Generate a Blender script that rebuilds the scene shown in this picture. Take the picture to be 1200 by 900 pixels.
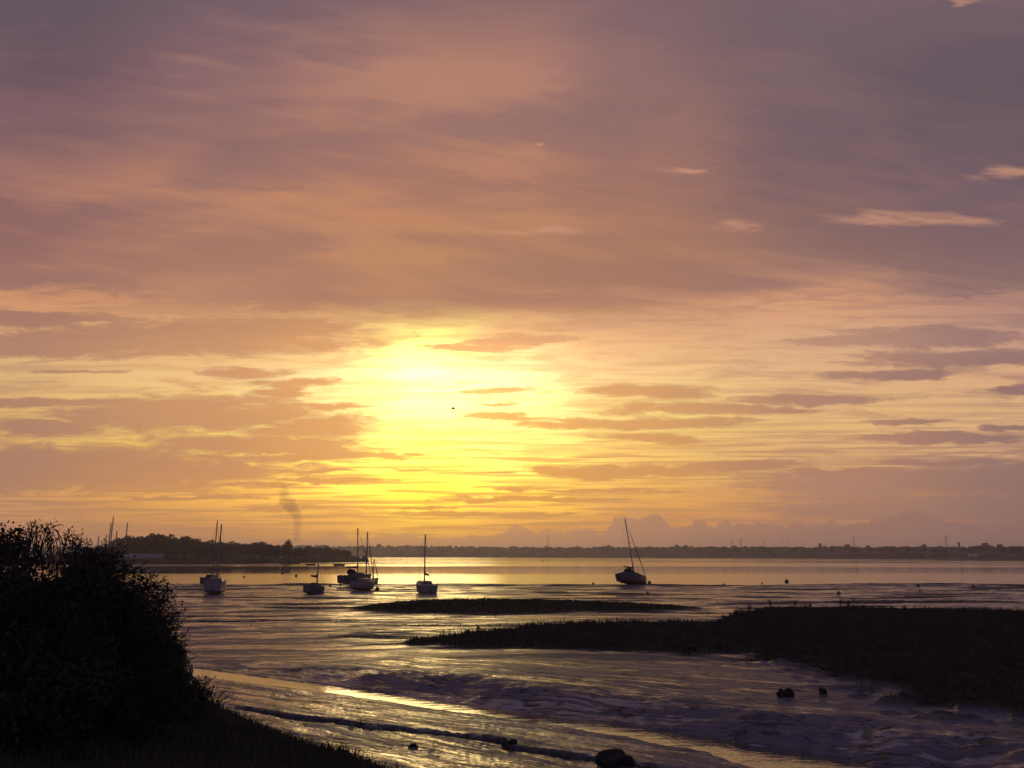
import bpy, bmesh, math, random
import numpy as np
from mathutils import Vector, Matrix
R = math.radians
random.seed(7)
scene = bpy.context.scene
for o in list(bpy.data.objects):
    bpy.data.objects.remove(o)
col = scene.collection

# ------------------------------------------------------------------ camera
H = 5.0                      # eye height above the water level (z = 0)
F = 900.0                    # focal length in reference pixels (1200 wide)
PITCH = math.atan(201 / 900)
cd = bpy.data.cameras.new('camera')
cam = bpy.data.objects.new('camera', cd)
col.objects.link(cam)
cam.location = (0, 0, H)
cam.rotation_euler = (math.pi / 2 + PITCH, 0, 0)
cd.sensor_width = 36
cd.lens = 27
cd.clip_start = 0.05
cd.clip_end = 30000
scene.camera = cam

def ray(px, py):
    X = (px - 600) / F
    Y = (450 - py) / F
    return X, math.cos(PITCH) - Y * math.sin(PITCH), math.sin(PITCH) + Y * math.cos(PITCH)

def at(px, py, z=0.0):
    """ground point at height z on the line of sight"""
    x, y, w = ray(px, py)
    k = (z - H) / w
    return x * k, y * k

def atd(px, py, d):
    """point at forward distance d"""
    x, y, w = ray(px, py)
    return Vector((x / y * d, d, H + w / y * d))

# ------------------------------------------------------------------ sky
SUN = Vector(ray(492, 505)).normalized()
sun_el = math.asin(SUN.z)
sun_az = math.atan2(SUN.x, SUN.y)
world = bpy.data.worlds.new('World')
scene.world = world
world.use_nodes = True
NT = world.node_tree
NT.nodes.clear()

def setin(nt, sock, v):
    if isinstance(v, bpy.types.NodeSocket):
        nt.links.new(v, sock)
    elif v is not None:
        sock.default_value = v

class G:
    """tiny expression helper for node trees"""
    def __init__(s, nt): s.nt = nt
    def n(s, kind, **kw):
        nd = s.nt.nodes.new(kind)
        for k, v in kw.items(): setattr(nd, k, v)
        return nd
    def m(s, op, a, b=None, c=None, clamp=False):
        nd = s.n('ShaderNodeMath', operation=op, use_clamp=clamp)
        setin(s.nt, nd.inputs[0], a); setin(s.nt, nd.inputs[1], b); setin(s.nt, nd.inputs[2], c)
        return nd.outputs[0]
    def v(s, op, a, b=None, c=None, out=0):
        nd = s.n('ShaderNodeVectorMath', operation=op)
        setin(s.nt, nd.inputs[0], a); setin(s.nt, nd.inputs[1], b); setin(s.nt, nd.inputs[2], c)
        return nd.outputs[out]
    def scale(s, a, f):
        nd = s.n('ShaderNodeVectorMath', operation='SCALE')
        setin(s.nt, nd.inputs[0], a); setin(s.nt, nd.inputs['Scale'], f)
        return nd.outputs[0]
    def xyz(s, x, y, z=0.0):
        nd = s.n('ShaderNodeCombineXYZ')
        for i, q in enumerate((x, y, z)): setin(s.nt, nd.inputs[i], q)
        return nd.outputs[0]
    def sep(s, a):
        nd = s.n('ShaderNodeSeparateXYZ'); setin(s.nt, nd.inputs[0], a)
        return nd.outputs
    def noise(s, vec, scale=1.0, detail=4, rough=.5, dist=0.0, out=0):
        nd = s.n('ShaderNodeTexNoise')
        setin(s.nt, nd.inputs['Vector'], vec)
        nd.inputs['Scale'].default_value = scale
        nd.inputs['Detail'].default_value = detail
        nd.inputs['Roughness'].default_value = rough
        nd.inputs['Distortion'].default_value = dist
        return nd.outputs[out]
    def mr(s, x, a, b, c=0.0, d=1.0, smooth=True):
        nd = s.n('ShaderNodeMapRange', interpolation_type='SMOOTHSTEP' if smooth else 'LINEAR')
        for i, q in enumerate((x, a, b, c, d)): setin(s.nt, nd.inputs[i], q)
        return nd.outputs[0]
    def mix(s, f, a, b, mode='MIX'):
        nd = s.n('ShaderNodeMix', data_type='RGBA', blend_type=mode)
        setin(s.nt, nd.inputs[0], f); setin(s.nt, nd.inputs[6], a); setin(s.nt, nd.inputs[7], b)
        return nd.outputs[2]
    def ramp(s, f, stops):
        nd = s.n('ShaderNodeValToRGB')
        cr = nd.color_ramp
        while len(cr.elements) < len(stops): cr.elements.new(0.5)
        for e, (p, c) in zip(cr.elements, stops):
            e.position = p
        for e, (p, c) in zip(cr.elements, stops):
            e.position = p; e.color = c
        setin(s.nt, nd.inputs[0], f)
        return nd.outputs[0]
    def curve(s, f, pts):
        """float curve through points, x and y both 0..1"""
        nd = s.n('ShaderNodeFloatCurve')
        c = nd.mapping.curves[0]
        while len(c.points) < len(pts): c.points.new(0.5, 0.5)
        for p, (x, y) in zip(c.points, pts): p.location = (x, y); p.handle_type = 'AUTO_CLAMPED'
        nd.mapping.update()
        setin(s.nt, nd.inputs['Value'], f)
        return nd.outputs[0]

def lin(c, k=1.0):
    return tuple(((v / 255 / 12.92) if v <= 10 else ((v / 255 + .055) / 1.055) ** 2.4) * k for v in c) + (1.0,)

g = G(NT)
D = g.n('ShaderNodeTexCoord').outputs['Generated']
dx, dy, dz = g.sep(D)
ay = g.m('MAXIMUM', g.m('ABSOLUTE', dy), 0.06)
u_ = g.m('DIVIDE', dx, ay)
w_ = g.m('DIVIDE', dz, ay)
# cloud-field coordinates: S across, T up, in thousandths-like units (900 x tangent of the direction)
S0 = g.m('MULTIPLY', u_, F)
T0 = g.m('MULTIPLY', w_, F)
P0 = g.xyz(S0, T0)

def ST(px, py):
    x, y, w = ray(px, py)
    return F * x / y, F * w / y
def Tof(py): return ST(600, py)[1]

# warp of the field: long and short waves, stretched along the horizon
q1 = g.v('MULTIPLY', P0, (1 / 170, 1 / 34, 1))
n1 = g.noise(q1, 1.0, 5, .58, out=1)
q2 = g.v('MULTIPLY', P0, (1 / 40, 1 / 8, 1))
n2 = g.noise(q2, 1.0, 4, .6, out=1)
w1 = g.v('MULTIPLY', g.v('SUBTRACT', n1, (.5, .5, .5)), (95, 26, 0))
w2 = g.v('MULTIPLY', g.v('SUBTRACT', n2, (.5, .5, .5)), (58, 10, 0))
P = g.v('ADD', g.v('ADD', P0, w1), w2)
S, T, _z = g.sep(P)

def blobs(lst):
    acc = None
    for (cx, cy, hw, hh) in lst:
        s, t = ST(cx, cy)
        s2, _ = ST(cx + hw, cy)
        _, t2 = ST(cx, cy - hh)
        a, b = 1 / (s2 - s), 1 / (t2 - t)
        v = g.v('MULTIPLY_ADD', P, (a, b, 0), (-s * a, -t * b, 0))
        l = g.v('LENGTH', v, out=1)
        acc = l if acc is None else g.m('SMOOTH_MIN', acc, l, .12)
    return acc

PY = [0, 80, 150, 220, 290, 350, 400, 440, 490, 540, 580, 620, 650]
GAP = {
 0:   [(112,95,102),(120,92,100),(135,100,103),(170,120,105),(168,118,104),(212,152,108),(222,178,122),(226,188,124),(232,190,110),(222,172,102),(222,163,96),(200,145,100),(185,130,98)],
 240: [(130,102,108),(165,120,112),(150,110,106),(190,132,105),(184,131,105),(196,142,106),(234,182,118),(245,205,135),(252,215,120),(255,215,90),(245,185,80),(220,155,82),(200,138,88)],
 380: [(135,104,108),(176,127,112),(172,124,108),(192,134,103),(190,134,101),(186,132,100),(250,200,125),(255,230,150),(255,230,135),(255,225,90),(252,200,70),(232,165,70),(205,140,75)],
 490: [(137,104,106),(180,130,111),(182,130,108),(192,132,103),(190,135,98),(184,130,98),(255,238,125),(255,251,142),(255,250,130),(255,246,85),(255,232,60),(246,190,58),(220,150,65)],
 610: [(142,107,107),(178,128,112),(180,130,110),(190,132,103),(188,134,98),(182,130,99),(252,205,130),(255,238,158),(255,242,140),(255,238,105),(255,212,70),(238,170,65),(205,140,80)],
 740: [(138,105,107),(146,110,109),(156,114,106),(165,118,102),(176,126,100),(196,143,112),(238,188,130),(250,210,140),(254,222,125),(250,205,105),(240,180,85),(225,155,82),(195,135,95)],
 960: [(126,99,104),(127,101,104),(130,101,103),(140,105,102),(150,112,102),(216,158,118),(224,180,135),(230,187,132),(238,195,125),(226,180,118),(212,155,102),(202,144,100),(175,125,100)],
 1200:[(118,95,104),(108,90,98),(112,92,98),(132,102,105),(140,108,105),(182,138,119),(198,158,130),(222,178,130),(232,190,130),(212,168,125),(168,127,108),(160,120,105),(150,112,102)],
}
CLD = {
 0:   [(98,84,94),(108,84,94),(116,87,96),(138,100,99),(148,105,98),(162,116,102),(178,130,105),(182,136,108),(178,131,105),(175,127,102),(180,130,100),(165,122,100),(158,115,98)],
 240: [(116,93,101),(136,101,104),(136,101,102),(158,114,102),(165,118,100),(178,127,102),(200,145,105),(210,150,105),(205,148,100),(198,139,95),(210,145,88),(190,135,92),(175,122,92)],
 380: [(120,95,102),(148,108,105),(150,110,103),(166,117,101),(168,119,98),(170,120,97),(214,154,100),(222,160,98),(215,154,92),(215,150,85),(225,156,72),(205,145,80),(185,128,82)],
 490: [(125,97,102),(156,114,106),(158,115,104),(168,119,100),(170,121,96),(170,120,96),(232,170,100),(240,182,105),(240,182,92),(240,182,75),(236,168,55),(218,150,60),(200,135,62)],
 610: [(128,99,103),(150,111,106),(152,112,104),(164,117,100),(170,121,97),(170,120,97),(228,165,110),(232,172,102),(232,170,88),(230,165,80),(225,156,68),(205,145,75),(185,128,80)],
 740: [(128,100,104),(138,104,105),(145,108,104),(152,110,100),(164,118,98),(168,120,98),(214,155,110),(218,158,105),(222,162,98),(218,155,90),(214,150,86),(188,137,95),(172,122,95)],
 960: [(116,95,101),(116,94,100),(118,94,100),(122,95,100),(140,105,100),(165,122,108),(190,145,118),(172,128,111),(186,138,110),(180,130,105),(180,132,108),(170,125,102),(160,116,100)],
 1200:[(110,91,101),(98,84,95),(102,86,95),(115,92,100),(128,100,100),(145,112,108),(160,122,115),(150,114,108),(155,118,108),(153,117,108),(150,114,105),(148,113,104),(142,108,102)],
}
T_hi, T_lo = Tof(-30), Tof(655)
tpos = g.m('DIVIDE', g.m('SUBTRACT', T_hi, T), T_hi - T_lo, clamp=True)
def field(tab):
    keys = sorted(tab)
    out = None
    for i, k in enumerate(keys):
        stops = [((T_hi - Tof(py)) / (T_hi - T_lo), lin(c)) for py, c in zip(PY, tab[k])]
        r = g.ramp(tpos, stops)
        if out is None: out = r
        else:
            # columns of the table as they stand at mid elevation
            a = ST(keys[i - 1], 450)[0]; b = ST(k, 450)[0]
            out = g.mix(g.mr(S, a, b), out, r)
    return out
gap = field(GAP)
cld = field(CLD)

# brightness of the veiled sun: two lobes around its direction
def lobe(px, py, rx, ry, pt=None):
    s, t = ST(px, py)
    v = g.v('MULTIPLY_ADD', P, (1 / rx, 1 / ry, 0), (-s / rx, -t / ry, 0))
    d2 = g.v('DOT_PRODUCT', v, v, out=1)
    return g.m('EXPONENT', g.m('MULTIPLY', d2, -1.0))
front = g.mr(dy, 0.0, 0.45)
l1 = lobe(528, 455, 140, 60)
l3 = lobe(492, 440, 44, 50)
l2 = lobe(488, 556, 170, 54)
gain = g.m('ADD', 1.0, g.m('MULTIPLY', front, g.m('ADD', g.m('ADD', g.m('MULTIPLY', l1, 1.2), g.m('MULTIPLY', l3, 1.1)), g.m('MULTIPLY', l2, 1.25))))
gap = g.scale(gap, gain)
cgain = g.m('ADD', 1.0, g.m('MULTIPLY', front, g.m('ADD', g.m('MULTIPLY', l1, .60), g.m('MULTIPLY', l2, .12))))
cld = g.scale(cld, cgain)
gap = g.v('MULTIPLY', gap, g.mix(g.mr(T0, Tof(400), Tof(310)), (1.0, .93, .99, 1), (1.0, .985, .95, 1)))

# high deck: broad soft folds
fd = g.noise(g.v('MULTIPLY', P0, (1 / 420, 1 / 120, 1)), 1.0, 6, .5, .6)
fd2 = g.noise(g.v('MULTIPLY', g.v('ADD', P0, g.xyz(0, g.m('MULTIPLY', S0, .18))), (1 / 170, 1 / 20, 1)), 1.0, 5, .6, .4)
deckm = g.m('ADD', g.mr(fd, .36, .62), g.m('MULTIPLY', g.m('SUBTRACT', fd2, .5), 2.0), clamp=True)
# lit and dark folds of the deck, as they lie
lit = blobs([(520, 95, 330, 36), (620, 60, 150, 40), (560, 262, 300, 16), (250, 232, 180, 12), (420, 300, 120, 8),
             (620, 340, 60, 5), (330, 108, 120, 12)])
drk = blobs([(520, 150, 260, 16), (1060, 110, 240, 65), (820, 320, 330, 22), (60, 60, 170, 90), (300, 165, 120, 14),
             (120, 310, 170, 26), (950, 210, 170, 40), (470, 360, 330, 14), (830, 30, 200, 20)])
deckm = g.m('SUBTRACT', deckm, g.m('MULTIPLY', g.mr(lit, .35, 1.15, 1, 0), .55), clamp=True)
deckm = g.m('ADD', deckm, g.m('MULTIPLY', g.mr(drk, .2, 1.25, 1, 0), .38), clamp=True)
deck = g.mix(deckm, gap, cld)
glint = g.m('ADD', g.m('MULTIPLY', g.m('SUBTRACT', fd2, .5), 3.2), blobs([(1090, 257, 100, 10), (1175, 202, 40, 10), (860, 263, 26, 8), (800, 198, 26, 3), (1130, 3, 20, 6), (630, 172, 9, 3), (640, 270, 50, 5)]))
deck = g.mix(g.m('MULTIPLY', g.mr(glint, .1, 1.25, 1, 0), .75), deck, lin((202, 146, 118)))

# below the deck: separate bars of cloud in clear sky
low = blobs([(225, 486, 165, 24), (370, 497, 70, 16), (395, 474, 42, 6), (140, 549, 260, 27), (20, 548, 170, 28), (300, 520, 150, 15), (-60, 545, 120, 26),
             (342, 449, 54, 7), (330, 459, 40, 6), (45, 500, 75, 10), (40, 474, 120, 8),
             (210, 397, 240, 22), (50, 405, 190, 18), (30, 372, 110, 9), (330, 388, 90, 14),
             (572, 457, 52, 4), (592, 489, 48, 5), (575, 473, 25, 3), (550, 408, 60, 6), (620, 398, 60, 8),
             (760, 494, 130, 8), (850, 480, 150, 6), (770, 462, 70, 10), (960, 467, 100, 7), (760, 513, 70, 6), (650, 498, 50, 6),
             (700, 553, 75, 9), (770, 549, 90, 7), (640, 548, 30, 4), (860, 545, 90, 6),
             (1045, 438, 90, 7), (1190, 457, 50, 6), (1075, 493, 50, 4), (1195, 501, 50, 5), (1090, 511, 120, 6), (1170, 516, 60, 8),
             (1040, 566, 170, 18), (1180, 560, 130, 24), (1000, 556, 130, 6), (1120, 596, 220, 16), (1110, 541, 120, 5),
             (350, 535, 80, 5), (430, 532, 60, 5), (400, 562, 100, 4), (300, 568, 70, 4), (380, 552, 50, 3), (578, 551, 30, 2.5), (480, 547, 26, 2),
             (620, 585, 130, 3), (560, 603, 130, 4), (690, 574, 110, 3), (480, 596, 60, 2), (330, 597, 40, 6), (230, 583, 80, 3),
             (1130, 420, 130, 12), (1100, 395, 120, 12), (990, 400, 80, 6), (290, 436, 50, 6), (110, 437, 60, 3)])
en = g.noise(g.v('MULTIPLY', P0, (1 / 60, 1 / 13, 1)), 1.0, 7, .68, .8)
low = g.m('ADD', low, g.m('MULTIPLY', g.m('SUBTRACT', en, .5), 1.9))
lowm = g.mr(low, .60, 1.22, 1, 0)
st = g.noise(g.v('MULTIPLY', P0, (1 / 260, 1 / 9, 1)), 1.0, 5, .6, .3)
stm = g.m('MULTIPLY', g.mr(st, .46, .66), .5)
st2 = g.noise(g.v('MULTIPLY', P0, (1 / 110, 1 / 15, 1)), 1.0, 6, .62, .5)
stm2 = g.m('MULTIPLY', g.mr(st2, .47, .66), .55)
lowm = g.m('MAXIMUM', lowm, g.m('MAXIMUM', stm, stm2))
st3 = g.noise(g.v('MULTIPLY', P0, (1 / 150, 1 / 4.5, 1)), 1.0, 4, .55, .2)
thin = g.m('MULTIPLY', g.mr(st3, .45, .60), g.m('MULTIPLY', g.mr(T, Tof(440), Tof(550)), .80))
lowm = g.m('MAXIMUM', lowm, thin)
lower = g.mix(lowm, gap, cld)
# cloud bars keep a thin dark upper fold
edge = g.m('MULTIPLY', g.mr(low, .6, .95), g.mr(low, 1.15, .95))
lower = g.mix(g.m('MULTIPLY', edge, .12), lower, lin((110, 75, 80)))

# underside of the deck
S_lo, S_hi = ST(0, 350)[0], ST(1200, 350)[0]
spos = g.m('DIVIDE', g.m('SUBTRACT', S0, S_lo), S_hi - S_lo, clamp=True)
Tb, Tt = Tof(420), Tof(300)
def tnorm(py): return (Tof(py) - Tb) / (Tt - Tb)
dk = g.curve(spos, [(x / 1200, tnorm(y)) for x, y in ((0, 343), (90, 338), (180, 350), (300, 366), (480, 372), (560, 378), (640, 386), (740, 376), (860, 358), (960, 345), (1080, 352), (1200, 342))])
dkT = g.m('ADD', g.m('MULTIPLY', dk, Tt - Tb), Tb)
dm = g.m('SUBTRACT', T, dkT)
sky = g.mix(g.mr(g.m('ADD', dm, g.m('MULTIPLY', g.m('SUBTRACT', en, .5), 60)), -7, 10), lower, deck)

# far cumulus bank standing on the horizon
CB = [(0, 640), (180, 638), (262, 630), (300, 634), (385, 633), (402, 622), (420, 629), (445, 631), (462, 624), (474, 627), (486, 624), (510, 629), (560, 628),
      (600, 617), (606, 613), (612, 618), (632, 622), (672, 621), (685, 620), (695, 624), (709, 608), (716, 604), (731, 606), (746, 605), (753, 603), (765, 606), (771, 612),
      (791, 617), (800, 608), (806, 607), (814, 613), (824, 617), (836, 610), (846, 613), (900, 614), (936, 612), (950, 607), (960, 613), (1010, 606), (1055, 601), (1075, 610), (1100, 613), (1200, 612)]
CB = CB[::1]
B0, B1 = Tof(650), Tof(590)
puff = g.n('ShaderNodeTexVoronoi', feature='SMOOTH_F1'); puff.inputs['Scale'].default_value = 1.0
puff.inputs['Smoothness'].default_value = .25
setin(NT, puff.inputs['Vector'], g.v('MULTIPLY', g.v('ADD', P0, g.v('MULTIPLY', w2, (.25, .5, 0))), (1 / 17, 1 / 13, 1)))
puff2 = g.noise(g.v('MULTIPLY', P0, (1 / 11, 1 / 9, 1)), 1.0, 3, .55)
cbv = g.curve(spos, [(x / 1200, (Tof(y) - B0) / (B1 - B0)) for x, y in CB])
cbT = g.m('ADD', g.m('MULTIPLY', cbv, B1 - B0), B0)
cbd = g.m('SUBTRACT', cbT, T0)
cbd = g.m('ADD', cbd, g.m('MULTIPLY', g.m('SUBTRACT', .45, puff.outputs['Distance']), 9))
cbd = g.m('ADD', cbd, g.m('MULTIPLY', g.m('SUBTRACT', puff2, .5), 9))
cbm = g.m('MULTIPLY', g.mr(cbd, -1.6, 2.8), .82)
cbc = g.ramp(spos, [(0, lin((175, 128, 102))), (.3, lin((205, 145, 92))), (.4, lin((220, 155, 88))), (.5, lin((196, 140, 98))), (.64, lin((175, 128, 103))), (.8, lin((158, 117, 103))), (1, lin((145, 110, 103)))])
sky = g.mix(cbm, sky, cbc)

# overhead, behind and below
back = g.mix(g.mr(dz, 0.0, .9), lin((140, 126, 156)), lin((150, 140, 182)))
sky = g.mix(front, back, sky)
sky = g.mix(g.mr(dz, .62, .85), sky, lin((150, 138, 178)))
below = g.mr(dz, -.05, 0.0)
sky = g.mix(below, lin((70, 60, 62)), sky)

nish = g.n('ShaderNodeTexSky', sky_type='NISHITA')
nish.sun_disc = False
nish.sun_elevation = sun_el
nish.sun_rotation = sun_az
nish.dust_density = 3.0
bg1 = g.n('ShaderNodeBackground'); bg1.inputs[1].default_value = .05
NT.links.new(nish.outputs[0], bg1.inputs[0])
bg2 = g.n('ShaderNodeBackground'); bg2.inputs[1].default_value = 1.0
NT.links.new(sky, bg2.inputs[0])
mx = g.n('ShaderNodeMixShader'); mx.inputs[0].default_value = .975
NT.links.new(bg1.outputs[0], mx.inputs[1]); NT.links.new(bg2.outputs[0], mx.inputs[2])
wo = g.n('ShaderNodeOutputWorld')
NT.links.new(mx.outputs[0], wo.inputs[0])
world.cycles.sampling_method = 'MANUAL'
world.cycles.sample_map_resolution = 1024

# the sun, veiled by cloud: weak and wide
sl = bpy.data.lights.new('sun', 'SUN')
sl.energy = 0.15
sl.angle = R(12)
sl.color = (1.0, .66, .30)
so = bpy.data.objects.new('sun', sl)
col.objects.link(so)
so.rotation_euler = (-SUN).to_track_quat('-Z', 'Y').to_euler()
so.location = (0, 0, 50)

scene.view_settings.view_transform = 'Standard'
scene.view_settings.look = 'None'
scene.view_settings.exposure = 0
scene.view_settings.gamma = 1
HAZE = .00019

# ------------------------------------------------------------------ helpers
def tag(o, label=None, cat=None, group=None, kind=None):
    if label: o['label'] = label
    if cat: o['category'] = cat
    if group: o['group'] = group
    if kind: o['kind'] = kind
    return o

def mesh_obj(name, verts, faces, mat, parent=None, smooth=False):
    me = bpy.data.meshes.new(name)
    me.from_pydata([tuple(v) for v in verts], [], faces)
    me.update()
    if smooth: me.polygons.foreach_set('use_smooth', [True] * len(me.polygons))
    if mat: me.materials.append(mat)
    o = bpy.data.objects.new(name, me)
    col.objects.link(o)
    if parent: o.parent = parent
    return o

def np_mesh(name, V, Fq, mat, parent=None, smooth=False):
    """V (n,3) array, Fq (m,k) int array of same-size faces"""
    me = bpy.data.meshes.new(name)
    k = Fq.shape[1]
    me.vertices.add(len(V)); me.vertices.foreach_set('co', V.astype(np.float32).ravel())
    me.loops.add(Fq.size); me.loops.foreach_set('vertex_index', Fq.astype(np.int32).ravel())
    me.polygons.add(len(Fq))
    me.polygons.foreach_set('loop_start', np.arange(0, Fq.size, k, dtype=np.int32))
    me.polygons.foreach_set('loop_total', np.full(len(Fq), k, dtype=np.int32))
    me.polygons.foreach_set('use_smooth', np.full(len(Fq), smooth))
    me.update(calc_edges=True); me.validate()
    if mat: me.materials.append(mat)
    o = bpy.data.objects.new(name, me)
    col.objects.link(o)
    if parent: o.parent = parent
    return o

def empty(name, loc, rz=0.0):
    o = bpy.data.objects.new(name, None)
    col.objects.link(o)
    o.location = loc; o.rotation_euler = (0, 0, rz)
    o.empty_display_size = .2
    return o

def copy_tree(o, parent=None):
    c = o.copy(); col.objects.link(c)
    if parent: c.parent = parent
    for ch in list(o.children): copy_tree(ch, c)
    return c

class MB:
    def __init__(s): s.v = []; s.f = []
    def add(s, vs, fs):
        n = len(s.v); s.v += [tuple(v) for v in vs]; s.f += [tuple(i + n for i in f) for f in fs]
    def tube(s, pts, rad, n=6, cap=True):
        pts = [Vector(p) for p in pts]
        if not hasattr(rad, '__len__'): rad = [rad] * len(pts)
        base = len(s.v); prev = None
        for i, p in enumerate(pts):
            d = (pts[min(i + 1, len(pts) - 1)] - pts[max(i - 1, 0)]).normalized()
            a = prev if prev else (Vector((0, 0, 1)) if abs(d.z) < .9 else Vector((1, 0, 0)))
            x = (a - d * a.dot(d)).normalized(); y = d.cross(x); prev = x
            for k in range(n):
                t = 2 * math.pi * k / n
                s.v.append(tuple(p + (x * math.cos(t) + y * math.sin(t)) * rad[i]))
        for i in range(len(pts) - 1):
            for k in range(n):
                a = base + i * n + k; b = base + i * n + (k + 1) % n
                s.f.append((a, b, b + n, a + n))
        if cap:
            s.f.append(tuple(base + k for k in reversed(range(n))))
            s.f.append(tuple(base + (len(pts) - 1) * n + k for k in range(n)))
    def box(s, c, h, rot=None):
        vs = [Vector((x * h[0], y * h[1], z * h[2])) for x in (-1, 1) for y in (-1, 1) for z in (-1, 1)]
        if rot: vs = [rot @ v for v in vs]
        s.add([v + Vector(c) for v in vs], [(0, 1, 3, 2), (4, 6, 7, 5), (0, 4, 5, 1), (2, 3, 7, 6), (0, 2, 6, 4), (1, 5, 7, 3)])
    def blob(s, c, r, seed=0, rough=.18, nu=12, nv=8):
        rr = random.Random(seed)
        ph = [(rr.uniform(1, 3.2), rr.uniform(0, 6), rr.uniform(1, 3.2), rr.uniform(0, 6)) for _ in range(4)]
        vs = []; fs = []
        for j in range(nv + 1):
            th = math.pi * j / nv
            for i in range(nu):
                a = 2 * math.pi * i / nu
                d = Vector((math.sin(th) * math.cos(a), math.sin(th) * math.sin(a), math.cos(th)))
                k = 1 + rough * sum(math.sin(p[0] * d.x * 2 + p[1]) * math.cos(p[2] * d.y * 2 + p[3] + d.z * 2) for p in ph) / 1.6
                vs.append((c[0] + d.x * r[0] * k, c[1] + d.y * r[1] * k, c[2] + d.z * r[2] * k))
        for j in range(nv):
            for i in range(nu):
                a = j * nu + i; b = j * nu + (i + 1) % nu
                fs.append((a, a + nu, b + nu, b))
        s.add(vs, fs)
    def build(s, name, mat, parent=None, smooth=False):
        return mesh_obj(name, s.v, s.f, mat, parent, smooth)

def new_mat(name):
    m = bpy.data.materials.new(name); m.use_nodes = True
    nt = m.node_tree
    return m, nt, nt.nodes['Principled BSDF'], G(nt)

def simple(name, c, rough=.6, spec=.4, metal=0, var=.25, scale=6.0, bump=0.0):
    """a plain finish with wear: two tones blended by noise, optional bump"""
    m, nt, b, e = new_mat(name)
    co = e.n('ShaderNodeTexCoord').outputs['Object']
    n = e.noise(co, scale, 5, .6)
    c1 = (*[v * (1 - var) for v in c], 1); c2 = (*[min(1, v * (1 + var)) for v in c], 1)
    setin(nt, b.inputs['Base Color'], e.mix(n, c1, c2))
    b.inputs['Metallic'].default_value = metal
    b.inputs['Specular IOR Level'].default_value = spec
    setin(nt, b.inputs['Roughness'], e.mr(n, .3, .7, rough * .85, min(1, rough * 1.15)))
    if bump:
        bp = e.n('ShaderNodeBump'); bp.inputs['Strength'].default_value = 1; bp.inputs['Distance'].default_value = bump
        setin(nt, bp.inputs['Height'], n); setin(nt, b.inputs['Normal'], bp.outputs[0])
    return m

# numpy gradient noise
_rs = np.random.RandomState(5)
_perm = _rs.permutation(4096)
_ang = _rs.rand(4096) * 2 * np.pi
def pn(x, y, seed=0):
    xi = np.floor(x).astype(np.int64); yi = np.floor(y).astype(np.int64)
    fx = x - xi; fy = y - yi
    u = fx * fx * fx * (fx * (fx * 6 - 15) + 10); v = fy * fy * fy * (fy * (fy * 6 - 15) + 10)
    def gr(ix, iy, ax, ay):
        h = _perm[(_perm[(ix + seed * 131) & 4095] + iy) & 4095]
        a = _ang[h]
        return np.cos(a) * ax + np.sin(a) * ay
    a = gr(xi, yi, fx, fy); b = gr(xi + 1, yi, fx - 1, fy)
    c = gr(xi, yi + 1, fx, fy - 1); d = gr(xi + 1, yi + 1, fx - 1, fy - 1)
    return (a + (b - a) * u) * (1 - v) + (c + (d - c) * u) * v
def fbm(x, y, oct=4, gain=.5, seed=0):
    t = 0; a = 1
    for i in range(oct):
        t = t + a * pn(x, y, seed + i); x = x * 2.03 + 7.1; y = y * 2.03 + 3.7; a *= gain
    return t
def sst(a, b, x):
    t = np.clip((x - a) / (b - a), 0, 1)
    return t * t * (3 - 2 * t)

def polydist(x, y, pts):
    """distance to a polyline, side (+ left of travel), arc length at the nearest point"""
    best = np.full(x.shape, 1e9); side = np.ones(x.shape); arc = np.zeros(x.shape); L = 0
    for (ax, ay), (bx, by) in zip(pts[:-1], pts[1:]):
        ex, ey = bx - ax, by - ay; l2 = ex * ex + ey * ey; l = math.sqrt(l2)
        t = np.clip(((x - ax) * ex + (y - ay) * ey) / l2, 0, 1)
        d = np.hypot(x - ax - t * ex, y - ay - t * ey)
        s = np.sign(ex * (y - ay) - ey * (x - ax))
        k = d < best
        best = np.where(k, d, best); side = np.where(k, s, side); arc = np.where(k, L + t * l, arc)
        L += l
    return best, side, arc
def inside(x, y, pts):
    r = np.zeros(x.shape, bool); n = len(pts)
    for i in range(n):
        x1, y1 = pts[i]; x2, y2 = pts[(i + 1) % n]
        if y1 == y2: continue
        c = ((y1 > y) != (y2 > y)) & (x < (x2 - x1) * (y - y1) / (y2 - y1) + x1)
        r ^= c
    return r
def sdpoly(x, y, pts):
    d, _, _ = polydist(x, y, pts + [pts[0]])
    return np.where(inside(x, y, pts), d, -d)

# ------------------------------------------------------------------ ground shape
toe = [at(px, py, .25) for px, py in ((700, 1020), (560, 945), (460, 902), (370, 874), (300, 849), (245, 822), (228, 800))] + [(-17, 42), (-30, 62), (-70, 95), (-160, 140)]
creek = [at(px, py, .0) for px, py in ((60, 775), (150, 781), (228, 787), (300, 797), (400, 809), (520, 827), (640, 843), (760, 860), (850, 876), (950, 896), (1050, 925), (1200, 975))]
creek_w = [.28, .28, .27, .24, .21, .20, .22, .30, .48, 1.0, 1.3, 1.5]
ledge = [at(px, py, .2) for px, py in ((262, 826), (300, 832), (350, 842), (395, 846), (430, 852), (500, 857), (560, 862), (592, 866), (600, 876), (645, 881), (700, 887), (760, 895))]
step2 = [at(px, py, .4) for px, py in ((350, 800), (400, 786), (470, 779), (600, 777), (720, 780), (850, 777), (930, 770))]
isle = [at(px, py, .45) for px, py in ((480, 753), (520, 745), (560, 738), (640, 734), (740, 732), (815, 730), (845, 723), (870, 716), (900, 713), (1000, 714), (1100, 716), (1200, 718), (1700, 722),
        (1700, 900), (1200, 842), (1110, 834), (1050, 818), (1000, 798), (930, 782), (860, 770), (760, 767), (640, 764), (540, 762))]
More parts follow.
